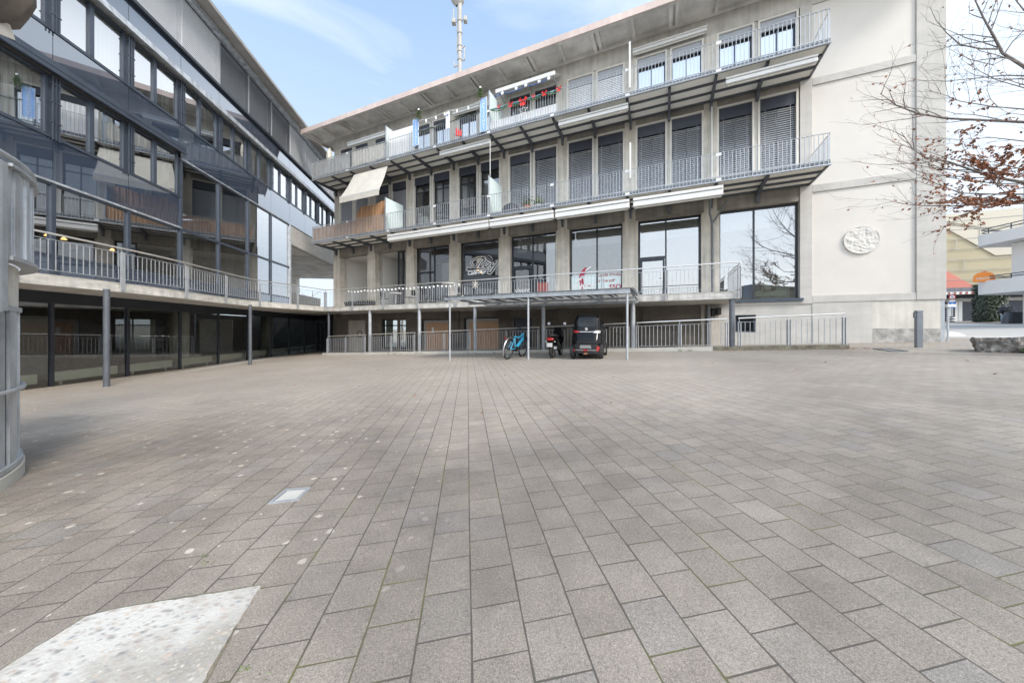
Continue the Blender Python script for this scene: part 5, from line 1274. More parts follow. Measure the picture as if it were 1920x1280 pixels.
for x in (-.43, .43):
    for y in (.28, 1.62):
        wv = MB().lathe([(.16, -.075), (.22, -.07), (.235, -.03), (.235, .03), (.22, .07), (.16, .075), (.16, -.075)], (x, y, .235), 24, 'x').build('wheel', 'rubber', car, smooth=True)
        MB().lathe([(0, -.05), (.16, -.05), (.165, 0), (.16, .05), (0, .05)], (x, y, .235), 20, 'x').build('rim', 'alloy', wv, smooth=True)
for sx_ in (-1, 1):
    mi = MB().lathe([(0, -.02), (.055, -.015), (.06, .02), (.03, .05), (0, .055)], (sx_*.56, 1.15, .98), 14, 'y').build('mirror', 'car_black', car, smooth=True); MB().bar((sx_*.44, 1.18, .93), (sx_*.55, 1.18, .96), .02, .02).build('mirror_arm', 'black_plastic', mi)
    MB().prism([(sx_*.475, .62, .90), (sx_*.475, 1.40, .90), (sx_*.425, 1.10, 1.20), (sx_*.425, .72, 1.22)], (sx_*.006, 0, 0)).build('side_window', 'car_glass', car)
# --- scooter
sc = empty('motor_scooter', (0, 0, 0), RZ+R(4), 'black motor scooter with red tail light parked left of the small car', 'scooter')
place(sc, 1.31, 11.7); sc.scale = (1.05,)*3
def wheel(par, y, r, tw, name='wheel'):
    w_ = MB().lathe([(r*.62, -tw/2), (r*.85, -tw/2), (r*.98, -tw*.25), (r, 0), (r*.98, tw*.25), (r*.85, tw/2), (r*.62, tw/2), (r*.62, -tw/2)], (0, y, r), 28, 'x').build(name, 'rubber', par, smooth=True)
    MB().lathe([(0, -tw*.3), (r*.25, -tw*.35), (r*.62, -tw*.45), (r*.62, tw*.45), (r*.25, tw*.35), (0, tw*.3)], (0, y, r), 24, 'x').build('rim', 'alloy', w_, smooth=True)
wheel(sc, .26, .255, .13); wheel(sc, 1.50, .255, .11)
def loft_body(name, secs, m_, par, n=20, e=2.6):
    """secs: (y, z centre, half width, half height)"""
    b = MB(); vs = []
    for y, zc, hw, hh in secs:
        for k in range(n):
            t = 2*math.pi*k/n; c, s_ = math.cos(t), math.sin(t); vs.append((hw*math.copysign(abs(c)**(2/e), c), y, zc+hh*math.copysign(abs(s_)**(2/e), s_)))
    q = len(secs); fs = [(j*n+i, (j+1)*n+i, (j+1)*n+(i+1) % n, j*n+(i+1) % n) for j in range(q-1) for i in range(n)]+[tuple(range(n)), tuple(reversed(range((q-1)*n, q*n)))]
    return b.add(vs, fs).build(name, m_, par, smooth=True)
loft_body('tail_body', [(-.02, .64, .06, .04), (.04, .62, .12, .09), (.2, .60, .16, .13), (.45, .58, .17, .17), (.75, .52, .16, .20), (.95, .42, .14, .16)], 'car_black', sc)
loft_body('seat', [(.14, .755, .06, .02), (.2, .765, .12, .045), (.5, .75, .14, .055), (.75, .725, .13, .05), (.92, .70, .08, .03)], 'rubber', sc)
loft_body('front_shield', [(1.08, .62, .16, .36), (1.16, .66, .20, .36), (1.26, .68, .17, .30), (1.34, .66, .09, .18)], 'car_black', sc)
loft_body('footboard', [(.85, .32, .16, .09), (1.15, .32, .17, .09)], 'black_plastic', sc)
loft_body('rear_fender', [(-.06, .40, .06, .03), (.0, .44, .08, .05), (.15, .50, .085, .04), (.4, .52, .07, .04)], 'black_plastic', sc)
loft_body('front_fender', [(1.28, .46, .07, .03), (1.42, .525, .075, .025), (1.60, .50, .07, .025), (1.72, .42, .04, .02)], 'car_black', sc)
loft_body('handlebar_cover', [(1.02, .96, .07, .05), (1.10, .99, .15, .06), (1.2, .97, .13, .06), (1.28, .93, .05, .04)], 'car_black', sc)
MB().tube([(-.34, .98, .97), (-.16, 1.08, .99), (.16, 1.08, .99), (.34, .98, .97)], .016, 8).build('handlebar', 'black_plastic', sc)
for x in (-.30, .27):
    mi = MB().lathe([(0, -.012), (.05, -.01), (.058, .01), (0, .03)], (x, 1.02, 1.17), 14, 'y').build('mirror', 'alloy', sc, smooth=True); MB().tube([(x*.8, 1.06, .98), (x, 1.03, 1.15)], .007, 6).build('mirror_arm', 'black_plastic', mi)
loft_body('tail_light', [(-.06, .645, .07, .03), (-.035, .645, .115, .048), (.03, .65, .12, .05)], 'red_lens', sc); MB().box(-.09, .09, -.09, -.08, .40, .53).build('number_plate', 'grey_cloth', sc)
for x in (-.15, .15): loft_body('indicator', [(-.03, .57, .01, .01), (-.01, .57, .03, .022), (.04, .575, .02, .015)], 'white_lens', sc).location.x = x
loft_body('exhaust', [(-.02, .37, .03, .03), (0, .37, .062, .062), (.42, .34, .065, .065), (.55, .31, .03, .03)], 'black_plastic', sc).location.x = .17
MB().lathe([(.0, -.028), (.05, -.028), (.05, -.02), (0, -.02)], (.17, 0, .37), 16, 'y').build('exhaust_tip', 'alloy', sc)
MB().tube([(-.11, .6, .25), (-.17, .5, .02)], .012, 6).tube([(.11, .6, .25), (.15, .5, .02)], .012, 6).tube([(-.17, .5, .02), (.15, .5, .02)], .012, 6).build('stand', 'alloy', sc)
# --- bicycle
bk = empty('bicycle', (0, 0, 0), RZ+R(-3), 'bright blue electric bicycle leaning on its stand by the ramp railing', 'bicycle')
place(bk, -.34, 12.0); bk.scale = (1.12,)*3; bk.rotation_euler = (0, R(9), RZ+R(-3))
for y in (.34, 1.42):
    w_ = MB().tube([(0, y+.325*math.cos(2*math.pi*k/36), .345+.325*math.sin(2*math.pi*k/36)) for k in range(36)], .022, 8, closed=True).build('wheel', 'rubber', bk, smooth=True)
    MB().tube([(0, y+.300*math.cos(2*math.pi*k/36), .345+.300*math.sin(2*math.pi*k/36)) for k in range(36)], .011, 6, closed=True).build('rim', 'black_plastic', w_, smooth=True)
    sp_ = MB()
    for k in range(24): t = 2*math.pi*k/24; sp_.bar((.02*(-1)**k, y+.03*math.cos(t+.6), .345+.03*math.sin(t+.6)), (0, y+.296*math.cos(t), .345+.296*math.sin(t)), .003, .003)
    sp_.build('spokes', 'alloy', w_); MB().lathe([(0, -.045), (.035, -.04), (.035, .04), (0, .045)], (0, y, .345), 12, 'x').build('hub', 'black_plastic', w_)
fr = MB(); BB = (0, .80, .33); HT = (0, 1.22, .86); HB = (0, 1.28, .66); SCt = (0, .62, .74)
fr.tube([HT, HB], .03, 10); fr.tube([HB, (0, 1.0, .46), BB], [.05, .055, .05], 12); fr.tube([(0, 1.22, .80), (0, .95, .70), SCt], .034, 10); fr.tube([SCt, BB], .026, 10)
for x in (-.055, .055): fr.tube([(x*.4, .78, .33), (x, .34, .345)], .014, 8); fr.tube([(x*.4, .62, .68), (x, .34, .345)], .012, 8)
fr.build('frame', 'cyan_paint', bk, smooth=True)
for x in (-.055, .055): MB().tube([(x*.9, 1.29, .64), (x, 1.33, .56), (x, 1.42, .345)], .016, 8).build('fork_blade', 'black_plastic', bk, smooth=True)
MB().lathe([(0, -.06), (.085, -.055), (.095, 0), (.085, .055), (0, .06)], (0, .82, .33), 18, 'x').build('motor', 'black_plastic', bk, smooth=True)
MB().tube([SCt, (0, .56, .93)], .014, 8).build('seat_post', 'black_plastic', bk); loft_body('saddle', [(.40, .95, .05, .02), (.44, .955, .085, .03), (.54, .95, .07, .028), (.66, .94, .03, .02), (.70, .935, .015, .015)], 'black_plastic', bk)
MB().tube([(-.32, 1.02, 1.02), (-.18, 1.14, 1.02), (0, 1.18, 1.0), (.18, 1.14, 1.02), (.32, 1.02, 1.02)], .014, 8).tube([(0, 1.21, .86), (0, 1.18, 1.0)], .018, 8).build('handlebar', 'black_plastic', bk, smooth=True)
for x in (-.32, .32): MB().tube([(x*.8, 1.06, 1.02), (x*1.02, .98, 1.015)], .02, 8).build('grip', 'rubber', bk, smooth=True)
for y, a0, a1 in ((.34, 20, 215), (1.42, 30, 175)): MB().tube([(0, y+.365*math.cos(R(a)), .345+.365*math.sin(R(a))) for a in range(a0, a1, 10)], .024, 6).build('mudguard', 'black_plastic' if y > 1 else 'alloy', bk, smooth=True)
m = MB()
for x in (-.06, .06): m.tube([(x, .66, .72), (x, .02, .72)], .008, 6); m.tube([(x, .12, .72), (x*.9, .33, .345)], .007, 6)
m.tube([(-.06, .02, .72), (.06, .02, .72)], .008, 6); m.build('carrier', 'black_plastic', bk)
loft_body('tail_light', [(-.03, .70, .035, .02), (.0, .70, .035, .025)], 'red_lens', bk)
MB().tube([(.05, .80, .33), (.10, .80, .33), (.11, .72, .18)], .011, 6).box(.08, .17, .69, .75, .165, .185).build('pedal', 'black_plastic', bk); MB().tube([(-.05, .80, .33), (-.10, .80, .33), (-.11, .88, .48)], .011, 6).box(-.17, -.08, .85, .91, .475, .495).build('pedal', 'black_plastic', bk)
MB().tube([(-.04, .36, .32), (-.16, .38, .03)], .01, 6).build('kick_stand', 'black_plastic', bk)

# ================================================================== YARD: bollard, block, lids
bo = empty('bollard', (12.33, 10.35, gz(12.33)), RZ, 'square grey steel bollard in front of the cream end wall', 'bollard')
MB().box(-.07, .07, -.07, .07, 0, 1.04).build('post', 'bollard_grey', bo, bevel=.012); MB().prism([(-.07, -.075, 1.044), (.07, -.075, 1.044), (.07, .075, 1.044), (-.07, .075, 1.044)], (0, 0, .07)).build('cap', 'bollard_grey', bo, bevel=.01)
MB().box(-.10, -.073, -.05, .05, .90, 1.06).build('reflector_box', 'bollard_grey', bo)
def rough_block():
    X0, X1, Y0, Y1, H_ = 0, 2.9, 0, .95, .37; mb = MB(); nx, ny, nz = 90, 30, 14; vs = {}; V = []
    def P(x, y, z):
        k = (x, y, z)
        if k in vs: return vs[k]
        p = Vector((X0+(X1-X0)*x/nx, Y0+(Y1-Y0)*y/ny, H_*z/nz)); side = x in (0, nx) or y in (0, ny)
        if side:
            q = noise.noise(p*3.1)*.07+noise.noise(p*9)*.05+noise.noise(p*24)*.03
            under = -.05*(1-z/nz)**2
            dv = Vector(((-1 if x == 0 else 1 if x == nx else 0), (-1 if y == 0 else 1 if y == ny else 0), 0)); p += dv*(q+under)
        if z == nz: p.z += noise.noise(p*5)*.012
        vs[k] = len(V); V.append(tuple(p)); return vs[k]
    F = []
    for i in range(nx):
        for j in range(ny): F.append((P(i, j, nz), P(i+1, j, nz), P(i+1, j+1, nz), P(i, j+1, nz)))
    ntop = len(F)
    for k in range(nz):
        for i in range(nx): F.append((P(i, 0, k), P(i+1, 0, k), P(i+1, 0, k+1), P(i, 0, k+1))); F.append((P(i+1, ny, k), P(i, ny, k), P(i, ny, k+1), P(i+1, ny, k+1)))
        for j in range(ny): F.append((P(0, j+1, k), P(0, j, k), P(0, j, k+1), P(0, j+1, k+1))); F.append((P(nx, j, k), P(nx, j+1, k), P(nx, j+1, k+1), P(nx, j, k+1)))
    mb.add(V, F); o = mb.build('stone_block', 'rough_stone'); o.data.materials.append(M_['stone_top'])
    for i in range(ntop): o.data.polygons[i].material_index = 1
    return o
sb = rough_block(); sb.location = (11.62, 8.55, gz(11.62)+.0); sb.rotation_euler = (0, -.043, R(-52)); tag(sb, 'long rough stone block bench with pale flat top at the right edge', 'stone bench')
rnd = random.Random(5); m = MB()
for k in range(420):
    u = rnd.random(); c = Vector((11.95+u*.55+rnd.gauss(0, .05), 8.0-u*.65+rnd.gauss(0, .05), 0)); c.z = gz(c.x)+abs(rnd.gauss(0, .045)); e = Vector((rnd.uniform(-1, 1), rnd.uniform(-1, 1), rnd.uniform(.1, 1))).normalized()*.07; w_ = e.orthogonal().normalized()*.016; m.add([c, c+e*.5+w_, c+e, c+e*.5-w_], [(0, 1, 2, 3)])
tag(m.build('weeds', 'green_leaf'), 'low green weeds growing at the foot of the stone block', 'weeds', kind='stuff')
# pebble slab, steel-framed lid
pts = [(-1.10, 1.49), (-1.62, 1.395), (-1.70, 1.36), (-1.72, 1.15), (-1.75, .72), (-.84, .72), (-.98, 1.08)]
Q = []
for i, p in enumerate(pts):
    a, b = Vector(p), Vector(pts[(i+1) % len(pts)]); n = max(2, int((b-a).length/.012))
    for k in range(n): q = a.lerp(b, k/n); f = 0 if k == 0 else .007*noise.noise(Vector((q.x*14, q.y*14, 2)))+.004*noise.noise(Vector((q.x*40, q.y*40, 7))); Q.append((q.x+f, q.y+f))
o = sheet('pebble_slab', Q, 'pebble', .009, None); tag(o, 'large pale pebble concrete slab set in the paving at bottom left', 'slab')
sheet('slab_joint', [(-1.115, 1.505), (-1.63, 1.41), (-1.715, 1.37), (-1.735, 1.15), (-1.765, .71), (-.825, .71), (-.968, 1.08)], 'moss_kerb', .004)
ld = empty('manhole_lid', (0, 0, 0), 0, 'small steel framed lid filled with pale concrete in the paving', 'lid')
ca = [Vector((-1.615, 2.445)), Vector((-1.445, 2.455)), Vector((-1.425, 2.275)), Vector((-1.605, 2.24))]; cc = sum(ca, Vector((0, 0)))/4
def ring(f): return [cc+(p-cc)*f for p in ca]
m = MB(); a, b = ring(1.0), ring(.80)
for i in range(4):
    j = (i+1) % 4; m.prism([(*a[i], gz(a[i].x)-.01), (*a[j], gz(a[j].x)-.01), (*b[j], gz(b[j].x)-.01), (*b[i], gz(b[i].x)-.01)], (0, 0, .018))
m.build('steel_frame', 'galvanised_steel', ld); m = MB(); m.prism([(*p, gz(p.x)-.01) for p in ring(.798)], (0, 0, .011)); m.build('lid_gap', 'black_plastic', ld); m = MB(); m.prism([(*p, gz(p.x)-.01) for p in ring(.73)], (0, 0, .015)); m.build('lid_fill', 'light_concrete', ld)
# moss tufts and fallen leaves
rnd = random.Random(11); m = MB()
for cx_, cy_, n, sp in ((-1.55, 1.72, 14, .015), (-1.50, 1.67, 14, .015), (-1.60, 1.40, 18, .02), (-.88, 1.12, 10, .012), (-.80, 1.1, 8, .012)):
    for k in range(n): c = Vector((cx_+rnd.gauss(0, sp), cy_+rnd.gauss(0, sp), 0)); c.z = gz(c.x); e = Vector((rnd.gauss(0, .6), rnd.gauss(0, .6), 1)).normalized()*rnd.uniform(.004, .011); w_ = e.orthogonal().normalized()*.003; m.add([c-w_, c+w_, c+e], [(0, 1, 2)])
for s in range(60):
    q = -15+rnd.random()*16; v = FW(q, E_R-.14-rnd.random()*.04, 0)
    if noise.noise(Vector((q*.8, 0, 3))) < 0: continue
    for k in range(6): c = Vector((v.x+rnd.gauss(0, .04), v.y+rnd.gauss(0, .03), gz(v.x))); e = Vector((rnd.gauss(0, .6), rnd.gauss(0, .6), 1)).normalized()*rnd.uniform(.03, .12); w_ = e.orthogonal().normalized()*.010; m.add([c-w_, c+w_, c+e], [(0, 1, 2)])
tag(m.build('grass_tufts', 'fir_green'), 'small tufts of grass in the joints and along the low wall', 'grass', kind='stuff')
m = MB()
for k in range(260):
    if k < 150: q = 1.5+rnd.random()*4.2; v = FW(q, E_R-.2-abs(rnd.gauss(0, .12)), 0)
    elif k < 200: v = FW(5.4+rnd.gauss(0, .25), E_R+.1+rnd.gauss(0, .12), 0)
    else: v = Vector((rnd.uniform(-8, 12), rnd.uniform(4, 11), 0))
    c = Vector((v.x, v.y, gz(v.x)+.006)); t = rnd.uniform(0, 6.28); e = Vector((math.cos(t), math.sin(t), rnd.uniform(0, .5)))*rnd.uniform(.02, .045); w_ = Vector((-math.sin(t), math.cos(t), rnd.uniform(-.2, .5)))*.014; m.add([c-e, c+w_, c+e, c-w_], [(0, 1, 2, 3)])
tag(m.build('fallen_leaves', 'beech_leaf'), 'brown fallen leaves scattered along the mossy kerb', 'leaves', kind='stuff')
dgx, dgy = GP(1668, 656.5); dg_ = empty('drain_cover', (dgx, dgy, gz(dgx)), RZ, 'dark flat drain cover in the paving left of the bollard', 'drain'); 
dg_.rotation_mode = 'QUATERNION'; dg_.rotation_quaternion = Vector((-.043, 0, 1)).to_track_quat('Z', 'Y') @ Matrix.Rotation(RZ, 3, 'Z').to_quaternion()
MB().box(-.45, .45, -.14, .14, -.02, .006).build('cover_plate', 'bollard_grey', dg_); MB().frame(-.48, .48, -.17, .17, .028, -.02, .01).xf(Matrix.Rotation(R(-90), 4, 'X')).build('frame', 'dark_steel', dg_)

# ================================================================== TREE at the right
def tree(name, base, limbs, label, cat, leaf_n, seed, group=None, trunk_r=.2, leafy=lambda p: 1.0, density=1.0, height=8.5):
    rnd = random.Random(seed); root = empty(name, base, 0, label, cat, group); B = Vector(base)
    wood = MB(); tips = []
    def branch(P, r, depth):
        n = len(P); wood.tube(P, [max(r*.60*(1-.85*i/(n-1)), .0022) for i in range(n)], 7 if r > .05 else 5 if r > .012 else 3, cap=False)
        if depth == 0: tips.append(P); return
        L_ = sum((P[i+1]-P[i]).length for i in range(n-1)); k = max(2, int(L_*(3.2 if depth > 1 else 4.6)*density))
        for j in range(k):
            u = .18+.82*(j+rnd.random())/k; i = min(int(u*(n-1)), n-2); q = P[i].lerp(P[i+1], u*(n-1)-i); d = (P[i+1]-P[i]).normalized()
            side = d.orthogonal().normalized(); side.rotate(Matrix.Rotation(rnd.uniform(0, 6.28), 3, d)); side.z *= .5
            nd = (d*rnd.uniform(.6, 1.1)+side*rnd.uniform(.5, 1.0)).normalized(); ll = L_*rnd.uniform(.22, .45)*(1.1-.6*u) if depth > 1 else rnd.uniform(.18, .55)
            pts = [q]; c = q.copy(); m_ = 5 if depth > 1 else 4
            for _ in range(m_):
                nd = (nd+Vector((rnd.gauss(0, .16), rnd.gauss(0, .16), rnd.gauss(.03, .12)))).normalized(); c = c+nd*ll/m_; pts.append(c.copy())
            branch(pts, max(r*.40*(1-.5*u), .0032), depth-1)
    T = [Vector((0, 0, -.1)), Vector((.05, .02, 1.2)), Vector((0, -.05, 2.6)), Vector((.08, .05, 4.2)), Vector((.0, .1, 6.0)), Vector((.1, .0, height))]
    tb = MB(); tb.tube(T, [trunk_r*1.25, trunk_r, trunk_r*.9, trunk_r*.7, trunk_r*.45, .03], 14); tb.build('trunk', 'bark', root, smooth=True)
    for pts, r, dp in limbs: branch([Vector(p)-B for p in pts], r, dp)
    wood.build('branches', 'bark', root)
    lv = MB()
    for k in range(leaf_n*30):
        if len(lv.f) >= leaf_n*2: break
        P = rnd.choice(tips); i = rnd.randrange(len(P)-1); q = P[i].lerp(P[i+1], rnd.random())
        if rnd.random() > leafy(q+B): continue
        t = rnd.uniform(0, 6.28); e = Vector((math.cos(t)*.8, math.sin(t)*.8, -rnd.uniform(.2, 1.0))).normalized()*rnd.uniform(.05, .085); w_ = e.cross(Vector((rnd.gauss(0, 1), rnd.gauss(0, 1), rnd.gauss(0, 1)))).normalized()*rnd.uniform(.014, .026); f = w_.cross(e).normalized()*.010
        lv.add([q, q+e*.45+w_+f, q+e, q+e*.45-w_+f], [(0, 1, 2), (0, 2, 3)])
    if leaf_n: lv.build('leaves', 'beech_leaf', root)
    return root
def WP(x, y, Y): return Vector(((x-CX)/FPX*Y, Y, (CY-y)/FPX*Y))
TB = (12.3, 6.6, gz(12.3)); tv = Vector(TB)
def from_trunk(z, *pts): return [tv+Vector((0, 0, z-TB[2]))]+[WP(*p) for p in pts]
limbs = [
 (from_trunk(3.0, (1990, 245, 6.7), (1920, 229, 6.9), (1774, 222, 7.4), (1721, 213, 7.6), (1681, 198, 7.8), (1650, 175, 7.9)), .060, 2),
 (from_trunk(3.6, (1990, 190, 6.8), (1920, 125, 6.9), (1880, 100, 7.0), (1862, 66, 7.0), (1845, 36, 7.0), (1828, 0, 7.0), (1815, -60, 7.0)), .062, 2),
 ([WP(1872, 92, 7.0), WP(1840, 92, 7.1), WP(1800, 84, 7.3), WP(1775, 62, 7.4), WP(1755, 38, 7.5), WP(1743, 12, 7.5)], .030, 2),
 ([WP(1885, 110, 7.0), WP(1862, 122, 6.9), WP(1822, 113, 6.7), WP(1790, 98, 6.6), WP(1770, 85, 6.6)], .018, 1),
 (from_trunk(2.3, (2000, 345, 6.5), (1940, 345, 6.5), (1885, 336, 6.6), (1850, 328, 6.7), (1820, 318, 6.8), (1778, 303, 7.0), (1735, 295, 7.1), (1712, 280, 7.2), (1690, 248, 7.3)), .060, 2),
 (from_trunk(2.0, (2000, 372, 6.2), (1920, 364, 6.4), (1860, 364, 6.6), (1800, 362, 6.8), (1745, 340, 7.0), (1702, 318, 7.1)), .040, 2),
 (from_trunk(1.9, (2000, 390, 6.9), (1920, 380, 7.1), (1850, 384, 7.3), (1775, 386, 7.6), (1730, 386, 7.8), (1690, 382, 7.9), (1655, 372, 8.0)), .035, 2),
 (from_trunk(2.1, (1980, 372, 6.0), (1900, 372, 6.2), (1850, 378, 6.4), (1810, 402, 6.5), (1775, 424, 6.6), (1740, 440, 6.7)), .030, 1),
 (from_trunk(2.6, (2000, 290, 7.4), (1920, 265, 7.6), (1860, 258, 7.9), (1800, 262, 8.1), (1760, 258, 8.2)), .030, 2),
 (from_trunk(2.9, (2000, 250, 6.0), (1920, 205, 6.2), (1860, 200, 6.3), (1800, 190, 6.4), (1770, 178, 6.5), (1735, 168, 6.6)), .030, 2),
 (from_trunk(3.2, (2000, 210, 7.6), (1920, 165, 7.9), (1868, 150, 8.0), (1830, 130, 8.1), (1800, 110, 8.2)), .030, 2),
 (from_trunk(4.4, (2000, 60, 6.6), (1920, 20, 6.8), (1880, -30, 6.9)), .045, 2),
 (from_trunk(3.3, (1990, 205, 6.4), (1935, 165, 6.3), (1890, 150, 6.3), (1850, 160, 6.4)), .025, 1),
 ([tv+Vector((0, 0, 3.4)), tv+Vector((1.2, .5, 4.4)), tv+Vector((2.4, .9, 5.0)), tv+Vector((3.6, 1.0, 5.2))], .06, 2),
 ([tv+Vector((0, 0, 4.0)), tv+Vector((.3, -1.2, 5.0)), tv+Vector((.2, -2.4, 5.6)), tv+Vector((0, -3.4, 5.9))], .06, 2),
 ([tv+Vector((0, 0, 3.0)), tv+Vector((.6, 1.2, 4.0)), tv+Vector((1.0, 2.4, 4.8)), tv+Vector((1.3, 3.2, 5.4))], .06, 2),
 ([tv+Vector((0, 0, 5.2)), tv+Vector((-.8, -.3, 6.4)), tv+Vector((-1.6, -.6, 7.6)), tv+Vector((-2.2, -.6, 8.4))], .06, 2),
 ([tv+Vector((0, 0, 5.6)), tv+Vector((.8, .3, 6.9)), tv+Vector((1.3, .4, 8.2))], .06, 2)]
def leafy(p):
    a = min(1, max(0, (p.x/max(p.y, .5)-1.12)/.30)); b = min(1, max(0, (p.z-1.7)/.5))*min(1, max(0, (4.4-p.z)/1.2))
    return max(.012, a*a*b)
tree('beech_tree', TB, limbs, 'bare beech with brown winter leaves reaching in from the right', 'tree', 3600, 4, trunk_r=.20, leafy=leafy)
# trees and wooded hill on the other side of the yard, mirrored in the shop windows
rnd = random.Random(21)
for i, (X, Y, lab) in enumerate(((9.5, -7.5, 'bare tree mirrored in the large corner window, nearer the glass edge'), (15.5, -3.0, 'bare spreading tree mirrored in the large corner window, at its middle'))):
    b = Vector((X, Y, gz(X))); L2 = []
    for k in range(16):
        a = k*2.4; h = 1.8+.36*k; r = 3.6-.13*k; e = Vector((math.cos(a), math.sin(a), .0))
        L2.append(([b+Vector((0, 0, h)), b+Vector((0, 0, h+.6))+e*r*.33, b+Vector((0, 0, h+1.3))+e*r*.66, b+Vector((0, 0, h+2.2))+e*r], .04, 2))
    tree('bare_tree', tuple(b), L2, lab, 'tree', 0, 30+i, 'bare trees mirrored in the windows', density=.8, trunk_r=.13)
m = MB(); vs = []; nx, ny = 56, 8  # hill enlarged to block low sky from behind the camera
for j in range(ny+1):
    for i in range(nx+1):
        a = R(175+190*i/nx); r = 58+16*j; x, y = r*math.cos(a), r*math.sin(a); f = math.sin(math.pi*i/nx)**.35
        h = (1-abs(j-3)/5)*19*(.75+.35*noise.noise(Vector((x*.03, y*.03, 4)))) if 0 < j < 8 else -1
        vs.append((x, y, gz(x)-1+f*max(h, 0)+1.6*noise.noise(Vector((x*.15, y*.15, 1)))))
tag(m.add(vs, [(j*(nx+1)+i, j*(nx+1)+i+1, (j+1)*(nx+1)+i+1, (j+1)*(nx+1)+i) for j in range(ny) for i in range(nx)]).build('hills', 'hill_wood'), kind='structure')

# ================================================================== RADIO MAST behind the roof
ma = empty('radio_mast', (-6.12, 40, 6), 0, 'tall grey radio mast with antennas rising behind the roof', 'mast')
zz = lambda y: (CY-y)/FPX*40-6
MB().tube([(0, 0, 0), (0, 0, zz(-40))], [.27, .24], 16).build('pole', 'mast_grey', ma, smooth=True)
xx = lambda x: (x-862)/FPX*40
def mp_(x, y, dy=0): return Vector((xx(x), dy, zz(y)))
for x0, x1, y0, y1 in ((847, 854.5, 37, 46), (869, 876, 33, 42)): MB().box(xx(x0), xx(x1), -.3, .3, zz(y1), zz(y0)).build('antenna_box', 'mast_grey', ma, bevel=.08); MB().bar(mp_((x0+x1)/2, (y0+y1)/2), mp_(862, (y0+y1)/2), .08, .08).build('antenna_arm', 'mast_grey', ma)
MB().lathe([(.2, zz(12)), (.45, zz(8)), (.75, zz(2)), (.8, zz(-6)), (.75, zz(-10)), (.2, zz(-12))], (-.25, 0, 0), 20).build('antenna_drum', 'mast_grey', ma, smooth=True)
MB().tube([mp_(858.5, 10), mp_(858, 50), mp_(857.5, 98), mp_(860, 104)], .09, 6).build('cable_run', 'mast_grey', ma); MB().bar(mp_(855.5, 56.5), mp_(860, 58.5), .1, .1).build('antenna_arm', 'mast_grey', ma)
for a, b in (((862, 91.5), (871.5, 88)), ((862, 115), (871.5, 112)), ((871, 87), (871, 114)), ((852, 126), (860, 121.5)), ((852, 116), (852, 126)), ((850.5, 18), (850.5, 36))): MB().bar(mp_(*a), mp_(*b), .12, .12).build('antenna_rod', 'mast_grey', ma)
for y in (40, 63, 87, 97, 113): MB().lathe([(.25, zz(y)-.05), (.31, zz(y)-.05), (.31, zz(y)+.05), (.25, zz(y)+.05)], (0, 0, 0), 16).build('clamp_ring', 'mast_grey', ma)

# ================================================================== BACKGROUND AT THE RIGHT
def road_pts(pts): return [(p[0], p[1]) for p in pts]
sheet('road', [GP(1660, 634), GP(2300, 634), GP(2600, 612), GP(1900, 605.5), GP(1700, 606)], 'asphalt', .006)
sheet('pavement', [GP(1700, 606.3), GP(1905, 606.3), (75, 40), (70, 60), (30, 60)], 'strip_concrete', .03)
sheet('road_marking', [GP(1774, 621), GP(1774, 630), GP(1812, 629.5), GP(1800, 625)], 'marking_white', .012)
sheet('road_marking', [GP(1760, 608), GP(1762, 608.8), GP(2000, 612.0), GP(2000, 610.5)], 'marking_white', .012)
DY = 47.8
yb = empty('painted_building', (NX*DY, NY*DY, 0), RZ, 'large windowless building painted khaki, cream and coral across the street', 'building')
def py(x, y): s = onD(x, DY); return (s[2], (CY-y)/FPX*s[1])
s0, s1 = py(1690, 500)[0], py(2100, 400)[0]; zb0 = .3; zt = 11.2; zs_ = py(1800, 541)[1]
MB().box(s0, s1, .3, 14, zb0-1, zt).build('wall', 'yellow_cladding', yb)
ZC = lambda x, y: py(x, y)
a, b = ZC(1774, 425), ZC(1870, 478)
MB().prism([(a[0], .20, a[1]), (b[0], .20, b[1]), (s1, .20, b[1]), (s1, .20, zt), (s0, .20, zt), (s0, .20, a[1]+(a[0]-s0)*.55)], (0, .09, 0)).build('cream_field', 'pale_cladding', yb)
a, b = ZC(1774, 505), ZC(1838, 541)
MB().prism([(s0, .20, a[1]+(a[0]-s0)*.55), (s0, .20, zs_), (b[0], .20, b[1]), (a[0], .20, a[1])], (0, .09, 0)).build('coral_field', 'coral_cladding', yb)
m = MB()
for y in (398, 413, 429, 447, 466, 486, 506, 524): z = ZC(1800, y)[1]; m.box(s0, s1, .17, .199, z-.02, z+.02)
m.build('panel_joint', 'interior_wall', yb)
m = MB()
for x, y0, y1 in ((1811, 486, 506), (1840, 429, 447), (1795, 447, 466)): q = ZC(x, y0); z = ZC(x, y1)[1]; m.box(q[0]-.02, q[0]+.02, .17, .199, z, q[1])
m.build('panel_joint', 'interior_wall', yb)
m = MB(); z1_, z0_ = ZC(1800, 541)[1], ZC(1800, 549)[1]; m.box(s0, s1, -1.2, .18, z0_, z1_).build('shop_canopy', 'grey_steel', yb)
z2_ = ZC(1800, 553.5)[1]; fr_ = MB().box(s0, s1, -1.35, -1.30, z2_, z0_).build('awning_fringe', 'white_cloth', yb); m = MB(); q = s0
while q < s1: m.lathe([(0, 0), (.11, 0), (.11, .02), (0, .02)], (q, -1.372, (z0_+z2_)/2), 8, 'y'); q += .38
m.build('fringe_dots', 'decal_rust', fr_)
MB().box(s0, s1, -.02, .18, zb0-1, z2_).build('shopfront', 'dark_cover', yb)
for x in (1779, 1799.5, 1836, 1860, 1885): q = ZC(x, 580)[0]; MB().box(q-.12, q+.12, -.1, -.023, zb0-.5, z2_-.3).build('shop_mullion', 'white_lacquer', yb)
